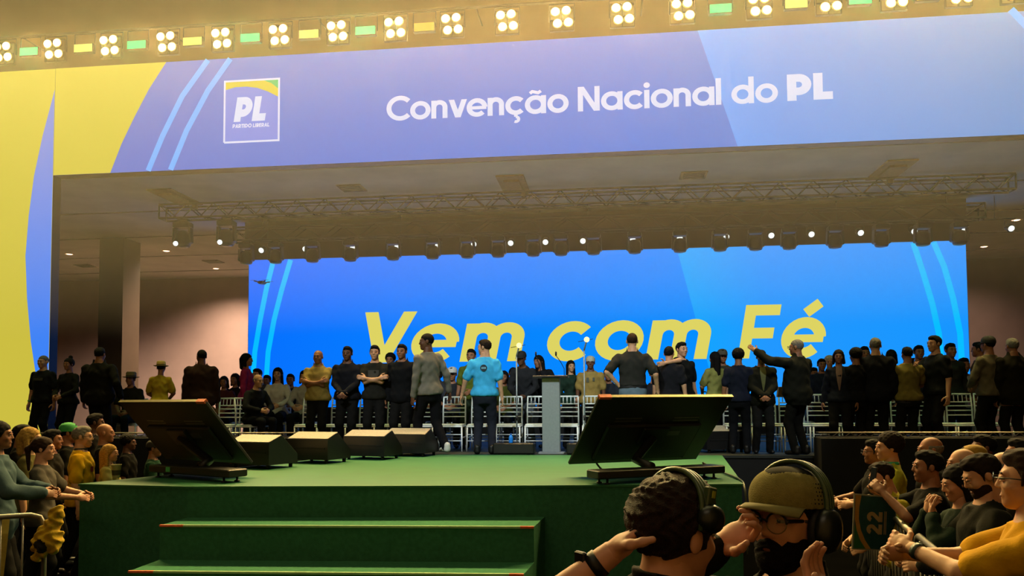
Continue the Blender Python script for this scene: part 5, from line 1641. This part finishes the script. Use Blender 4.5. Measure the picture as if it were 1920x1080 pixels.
sflat('corner_mark', [(.78, .07), (.9, .07), (.9, .14), (.78, .14)], 0.006, mat('sign_cream', '#b09a6a', 0.6), brd)

# ------------------------------------------------------------------ small things round the stage corner
cp = P(205, 898, Z=STAGE_Z)
cup = thing('plastic_cup', 'pale plastic cup standing on the green stage corner', 'cup', (cp.x, cp.y + 0.12, STAGE_Z))
MB().lathe([(0.036, 0.0), (0.04, 0.01), (0.052, 0.14), (0.055, 0.145), (0.05, 0.145), (0.037, 0.012)], 18, cap=False).build('wall', mat('cup_plastic', '#a3a06a', 0.35), cup)
MB().lathe([(0.036, 0.001), (0.001, 0.002)], 18).build('bottom', mat('cup_plastic', '#a3a06a', 0.35), cup)
MB().lathe([(0.0425, 0.03), (0.0475, 0.085)], 18, cap=False).build('printed_band', mat('cup_print', '#3a3a20', 0.5), cup)
def cable(label, pts, r=0.009, col='#0b0b0b'):
    pts = [Vector(p) for p in pts]
    out = []
    for i in range(len(pts)-1):
        p0, p1, p2, p3 = pts[max(i-1, 0)], pts[i], pts[i+1], pts[min(i+2, len(pts)-1)]
        for t in (0, .25, .5, .75):
            out.append(0.5*((2*p1) + (p2-p0)*t + (2*p0-5*p1+4*p2-p3)*t*t + (3*p1-p0-3*p2+p3)*t**3))
    out.append(pts[-1])
    o = MB().tube(out, r, 6).build('cable', mat('cable_' + col.strip('#'), col, 0.5))
    return tag(o, label, 'cable')
q0, q1 = P(1340, 880, Z=STAGE_Z + 0.03), P(1385, 898, Z=STAGE_Z + 0.012)
cable('pale cable running from right monitor base over the stage corner', [P(1318, 868, Y=8.6), q0, q1, P(1396, 915, Y=7.93), P(1400, 960, Y=7.92), P(1402, 1040, Y=7.92)], 0.011, '#5a5f4e')
cable('black cable hanging from the right monitor onto its base', [P(1118, 868, Y=8.45), P(1128, 880, Y=8.4), P(1142, 886, Y=8.4)], 0.01)
# ruffled yellow and black fabric held at the left barrier
def ruffle(p):
    d = sd_ell(p, (0, 0, 0), (0.11, 0.08, 0.10))
    d = _smin(d, sd_cap(p, (0.02, 0, 0.06), (0.07, 0.0, 0.22), 0.06, 0.045), 0.05)
    d = _smin(d, sd_cap(p, (-0.03, 0, -0.04), (-0.08, 0, -0.12), 0.06, 0.035), 0.05)
    return d + 0.016*np.sin(p[:, 0]*62 + 2*np.sin(p[:, 2]*40))*np.sin(p[:, 2]*55 + p[:, 1]*30)
v, q = mesh_field(ruffle, (-0.2, -0.12, -0.2), (0.16, 0.12, 0.3), 0.011)
cc = v[q].mean(1)
mi = ((cc[:, 0] + 0.01)**2/0.05**2 + (cc[:, 2] + 0.03)**2/0.055**2 < 1).astype(np.int32)
fp = Vector((b1.x + 0.06, b1.y - 0.04, P(100, 1012, Y=b1.y).z))
fb = link('fabric_bundle', np_mesh('fabric_bundle', [(v, q, mi)], [mat('yellow_fabric', '#b8940f', 0.85, bump=0.3), mat('black_fabric', '#17150a', 0.9)]), None, fp)
tag(fb, 'ruffled yellow and black fabric bundle hanging beside the left barrier', 'fabric')
rb = P(8, 1000, Y=5.72)
tag(MB().add([(-0.03, 0, 0.1), (0.045, 0, 0.12), (0.05, -0.02, 0.0), (0.03, -0.01, -0.15), (0.0, 0.0, -0.35), (-0.05, 0.0, -0.35), (-0.02, -0.01, -0.15), (-0.02, -0.02, 0.0)],
    [(0, 7, 2, 1), (7, 6, 3, 2), (6, 5, 4, 3)]).build('ribbon', mat('pale_ribbon', '#b0a24a', 0.8), None, rb), 'pale yellow ribbon draped over the left-edge barrier', 'ribbon')
# small camera drone hovering before the LED wall
dp = P(491, 530, Y=16.6)
dr = thing('camera_drone', 'small dark drone hovering before the left end of LED wall', 'drone', dp)
MB().box((-0.07, -0.1, -0.03), (0.07, 0.1, 0.03), bev=0.02).build('body', M_blackp, dr)
for sx in (-1, 1):
    for sy in (-1, 1):
        MB().tube([(sx*0.05, sy*0.06, 0.01), (sx*0.13, sy*0.12, 0.025)], 0.011, 6).build('arm', M_blackp, dr)
        MB().box((sx*0.13 - 0.075, sy*0.12 - 0.008, 0.036), (sx*0.13 + 0.075, sy*0.12 + 0.008, 0.04)).build('rotor_blade', M_blackp, dr)
MB().sphere((0, -0.1, -0.02), 0.022, 8, 6).build('camera_pod', M_lens, dr)
# ------------------------------------------------------------------ the two headset men close to the camera
M_hp = mat('headphone_plastic', '#141812', 0.35, noise=0.1)
M_hpad = mat('headphone_pad', '#0c0c0b', 0.7)
def headphones(rec, cup_dx, cup_y, cup_z, cup_r, tilt, band_r=(0.098, 0.15), led=True, green='#3a4a2c', cup_h=1.0):
    """a headset on the head: band, two ear cups with cushions, status lamp"""
    hp_ = link('headset', None)
    hp_.parent = rec['body']
    Rt = Matrix.Rotation(tilt, 4, 'X')
    hp_.matrix_local = Matrix.Translation(Vector(rec['hp'])) @ Matrix([list(r) + [0] for r in rec['Rh']] + [[0, 0, 0, 1]]) @ Rt
    pts = [(band_r[0]*math.sin(t), -0.012, 0.02 + (band_r[1] - 0.02)*max(0, math.cos(t))**0.75 - 0.02*max(0, -math.cos(t))) for t in [math.radians(-95 + 190*i/22) for i in range(23)]]
    b = MB()
    for w in (-0.011, 0.0, 0.011):
        b.tube([(x, y + w, z) for x, y, z in pts], 0.0065, 6)
    b.build('headband', mat('headband', green, 0.4), hp_)
    for s in (-1, 1):
        Mx = Matrix.Translation((s*cup_dx, cup_y, cup_z)) @ Matrix.Rotation(s*math.radians(90), 4, 'Y') @ Matrix.Diagonal((cup_h, 1, 1, 1))
        MB().lathe([(cup_r*0.7, -0.022), (cup_r, -0.018), (cup_r*1.04, -0.006), (cup_r*0.95, 0.0)], 20, Mx).build('ear_cushion', M_hpad, hp_)
        MB().lathe([(cup_r*0.95, 0.001), (cup_r*1.0, 0.012), (cup_r*0.85, 0.03), (cup_r*0.5, 0.036), (0.002, 0.037)], 20, Mx).build('ear_cup', M_hp, hp_)
        MB().box((s*cup_dx - 0.006, cup_y - 0.016, cup_z + cup_r*0.6), (s*cup_dx + 0.012, cup_y + 0.012, cup_z + cup_r*0.6 + 0.05), bev=0.003).build('slider', mat('headband', green, 0.4), hp_)
        if led:
            MB().box((s*cup_dx + s*0.013, cup_y - 0.006, cup_z + cup_r + 0.012), (s*cup_dx + s*0.016, cup_y + 0.002, cup_z + cup_r + 0.028)).build('status_mark', mat('status_yellow', '#9a9a2a', 0.4), hp_)
    return hp_

# --- man seen from behind, turned to the right
hl, hh = spot(1241, 879, 1.9)
HF = -50
wr = P(1146, 1038, Y=1.84)
al = arm_to(hl, HF, hh, -1, wr, (-1.0, -0.25, -0.55), 0.4, (0.5, -0.6, 0.6))
ar = arm_to(hl, HF, hh, 1, P(1330, 1420, Y=1.75), (1, -0.4, -0.2), 0.5)
H = person('dark-haired man in black tee with headset, seen from behind', hl, hh, HF, shirt='#0d0c0b', pants='#15151a', skin='pink', hair=None, hairc='dkbrown',
           arms=(al, ar), head=(0, -6), side=2, neck=-0.03, collar_z=1.515, h=0.012, hd=0.0042, group='headset men in the foreground', build=1.05)
# thick brown hair, finer than the crowd's
def hair_big(p):
    w1 = 0.0035*np.sin(p[:, 0]*150 + 5*np.sin(p[:, 2]*55 + p[:, 1]*30))*np.sin(p[:, 2]*120 + 3*np.sin(p[:, 0]*60))
    w2 = 0.003*np.sin(p[:, 1]*160 + 4*np.sin(p[:, 2]*70))
    d = np.maximum(sd_ell(p, (0, -0.022, 0.034), (0.091, 0.110, 0.099)) + w1 + w2, -_hairline(p, -0.118, 0.058, 0) + w1*2)
    d = _smin(d, np.maximum(sd_ell(p, (0, 0.01, 0.086), (0.072, 0.085, 0.052)) + w1 + w2, 0.045 - p[:, 2]), 0.02)
    for s in (-1, 1):
        d = np.maximum(d, -sd_ell(p, (s*0.088, -0.008, -0.014), (0.022, 0.026, 0.036)))
        d = _smin(d, sd_cap(p, (s*0.077, 0.016, 0.03), (s*0.073, 0.022, -0.02), 0.010, 0.006), 0.01)
    return d
v, q = mesh_field(hair_big, (-0.1, -0.14, -0.13), (0.1, 0.12, 0.15), 0.0045)
hm = mat('thick_brown_hair', '#24140c', 0.6, noise=0.45, scale=70, bump=0.7, spec=0.2)
head_attach(H, 'hair', np_mesh('hair', [(v, q, 0)], [hm]))
headphones(H, 0.088, 0.0, 0.048, 0.034, -0.1, (0.098, 0.147))
s_, sh_, el_, wr_, c_ = H['A'][0]
u = Vector(wr_ - el_).normalized()
wb = MB().tube([Vector(wr_) - u*0.055, Vector(wr_) - u*0.03], 0.0335, 16).build('wristband', mat('black_band', '#0a0a0a', 0.5), H['body'])
MB().box((-0.018, -0.006, -0.02), (0.018, 0.006, 0.02), bev=0.003, M=Matrix.Translation(Vector(wr_) - u*0.042 + Vector((-0.02, -0.03, 0.01)))).build('watch_face', M_blackp, wb)

# --- man in the khaki cap, turned to the left
cl, chh = spot(1482, 878, 2.1)
chh -= 0.015
CF = 140
ar2 = arm_to(cl, CF, chh, 1, P(1340, 1030, Y=2.04), (-1.0, 0.1, -0.5), 0.8, (0.7, -0.4, 0.3))
al2 = arm_to(cl, CF, chh, -1, P(1576, 1158, Y=1.82), (0.6, -0.2, -1.0), 0.5, (-0.8, -0.4, 0.5))
K = person('bearded man in khaki cap, glasses and headset, facing left', cl, chh, CF, shirt='#14120c', pants='#15151a', skin='pink', hair='buzz', hairc='black',
           arms=(al2, ar2), head=(4, 5), sleeve='long', h=0.012, hd=0.0042, group='headset men in the foreground', build=1.1, extra=())
# beard with moustache
def beard_big(p):
    w = 0.0025*np.sin(p[:, 0]*170 + 4*np.sin(p[:, 2]*90))*np.sin(p[:, 2]*150)
    d = _smin(sd_ell(p, (0, 0.028, -0.050), (0.067, 0.071, 0.080)), sd_ell(p, (0, 0.064, -0.100), (0.040, 0.036, 0.034)), 0.03) + w
    top = -0.060 + 1.0*np.clip(np.abs(p[:, 0]) - 0.034, 0, 0.045)*1.5
    d = np.maximum(d, p[:, 2] - top)
    d = np.maximum(d, -sd_ell(p, (0, 0.1, -0.070), (0.015, 0.035, 0.0035)))
    m = sd_cap(p, (-0.026, 0.084, -0.056), (0, 0.095, -0.048), 0.007, 0.008)
    m = np.minimum(m, sd_cap(p, (0.026, 0.084, -0.056), (0, 0.095, -0.048), 0.007, 0.008)) + w
    d = np.maximum(d, -p[:, 1] - 0.01)
    return _smin(d, m, 0.008)
v, q = mesh_field(beard_big, (-0.08, -0.04, -0.16), (0.08, 0.13, 0.02), 0.0042)
head_attach(K, 'beard', np_mesh('beard', [(v, q, 0)], [mat('black_beard', '#120d0a', 0.8, noise=0.4, scale=90, bump=0.6, spec=0.1)]))
# glasses: clear rounded lenses, thin rim, thick dark temples
g = link('spectacles', None)
g.parent = K['body']; g.matrix_local = Matrix.Translation(Vector(K['hp'])) @ Matrix([list(r) + [0] for r in K['Rh']] + [[0, 0, 0, 1]])
M_rim = mat('dark_rim', '#17130e', 0.3); M_gold = mat('thin_rim', '#8a7a4a', 0.3, metal=0.8)
for s in (-1, 1):
    ring = [(s*0.035 + 0.028*math.cos(t), 0.112 - 0.2*abs(0.028*math.cos(t))*0.3, -0.001 + 0.025*math.sin(t)) for t in [2*math.pi*i/20 for i in range(21)]]
    MB().tube(ring[:11], 0.0028, 6).build('brow_rim', M_rim, g)
    MB().tube(ring[10:], 0.0014, 6).build('lower_rim', M_gold, g)
    lens = MB().add([(s*0.035, 0.1125, -0.001)] + [tuple(p) for p in ring[:-1]], [(0, i+1, (i+1) % 20 + 1) for i in range(20)])
    gm = mat('lens_glass', '#cfd4c0', 0.05)
    gb = gm.node_tree.nodes['Principled BSDF']; gb.inputs['Transmission Weight'].default_value = 0.0; gb.inputs['Alpha'].default_value = 0.12
    lens.build('lens', gm, g)
    MB().box((min(s*0.060, s*0.066), 0.03, 0.002), (max(s*0.060, s*0.066), 0.11, 0.011), bev=0.002).build('temple', M_rim, g)
    MB().tube([(s*0.066, 0.035, 0.006), (s*0.083, -0.01, 0.004)], 0.004, 6).build('temple_end', M_rim, g)
MB().tube([(-0.009, 0.114, 0.004), (0, 0.117, 0.006), (0.009, 0.114, 0.004)], 0.0026, 6).build('bridge', M_rim, g)
# cap
M_kh = mat('khaki_cap', '#7d7440', 0.85, noise=0.12, scale=60, bump=0.4, spec=0.1)
M_capd = mat('cap_dark_top', '#1b1b16', 0.9, noise=0.2, spec=0.1)
def crown(p):
    d = sd_ell(p, (0, -0.012, 0.045), (0.094, 0.113, 0.094))
    d = _smin(d, sd_ell(p, (0, 0.045, 0.07), (0.075, 0.06, 0.060)), 0.03)
    d = np.maximum(d, 0.036 - p[:, 2] + 0.0*p[:, 1])
    return np.maximum(d, -(sd_ell(p, (0, -0.012, 0.045), (0.086, 0.105, 0.086))))
v, q = mesh_field(crown, (-0.1, -0.13, 0.02), (0.1, 0.12, 0.15), 0.005)
cc = v[q].mean(1)
mi = ((cc[:, 2] > 0.094 + 0.45*np.abs(cc[:, 0]) + 0.25*np.clip(cc[:, 1], -0.02, 0.1)) | ((cc[:, 1] < -0.03) & (cc[:, 2] > 0.085))).astype(np.int32)
capo = head_attach(K, 'cap', np_mesh('cap', [(v, q, mi)], [M_kh, M_capd]))
vs, fs = [], []
n = 16
for i in range(n+1):
    a = math.radians(-64 + 128*i/n)
    c_ = max(0.0, math.cos(a))
    for rr, zz in ((0.0, 0.042), (0.5, 0.045), (1.0, 0.036)):
        vs.append((math.sin(a)*(0.088 + 0.006*rr), math.cos(a)*0.106 - 0.006 + rr*0.075*c_**0.5, zz - 0.010*rr*(math.sin(a)**2)*2))
m0 = len(vs)
vs += [(x, y, z - 0.005) for x, y, z in vs]
for i in range(n):
    for k in range(2):
        a = i*3 + k
        fs += [(a, a+1, a+4, a+3), (m0+a+3, m0+a+4, m0+a+1, m0+a)]
    fs.append((i*3+2, m0+i*3+2, m0+i*3+5, i*3+5))
bm_ = MB().add(vs, fs, 0, True)
bm_.m = [1 if all(j >= m0 for j in f) else 0 for f in bm_.f]
bm_.build('brim', [mat('khaki_brim', '#6d6638', 0.85), M_capd], capo)
hol = MB()
for i in range(6):
    for j in range(7):
        a = math.radians(-38 - 6.2*j + i*0.6); z = 0.052 + 0.0095*i
        rx, ry = 0.0955*math.sqrt(max(0.05, 1 - ((z-0.045)/0.094)**2)), 0.1145*math.sqrt(max(0.05, 1 - ((z-0.045)/0.094)**2))
        for s in (1, -1):
            hol.sphere((s*rx*math.cos(a + math.radians(65)), -0.012 + ry*math.sin(a + math.radians(65)), z), 0.0022, 5, 3)
hol.build('eyelet_mesh', M_capd, capo)
headphones(K, 0.090, -0.012, -0.012, 0.046, 0.05, (0.104, 0.153), led=False, green='#4a4e38', cup_h=1.25)
# ------------------------------------------------------------------ stage haze in the air under the blinders
def haze(name, a, b, dens, col, aniso):
    m = bpy.data.materials.new(name)
    m.use_nodes = True
    nt = m.node_tree
    nt.nodes.remove(nt.nodes['Principled BSDF'])
    v = nt.nodes.new('ShaderNodeVolumeScatter')
    v.inputs['Color'].default_value = col
    v.inputs['Density'].default_value = dens
    v.inputs['Anisotropy'].default_value = aniso
    nt.links.new(v.outputs[0], nt.nodes['Material Output'].inputs['Volume'])
    o = MB().box(a, b).build(name, m)
    o.display_type = 'WIRE'
    return tag(o, 'thin warm stage haze hanging in the air under the blinders', 'haze', kind='stuff')
haze('stage_haze', (-16, 2.5, 2.98), (12, 13.15, 11.4), 0.0049, (1, 0.95, 0.85, 1), 0.5)
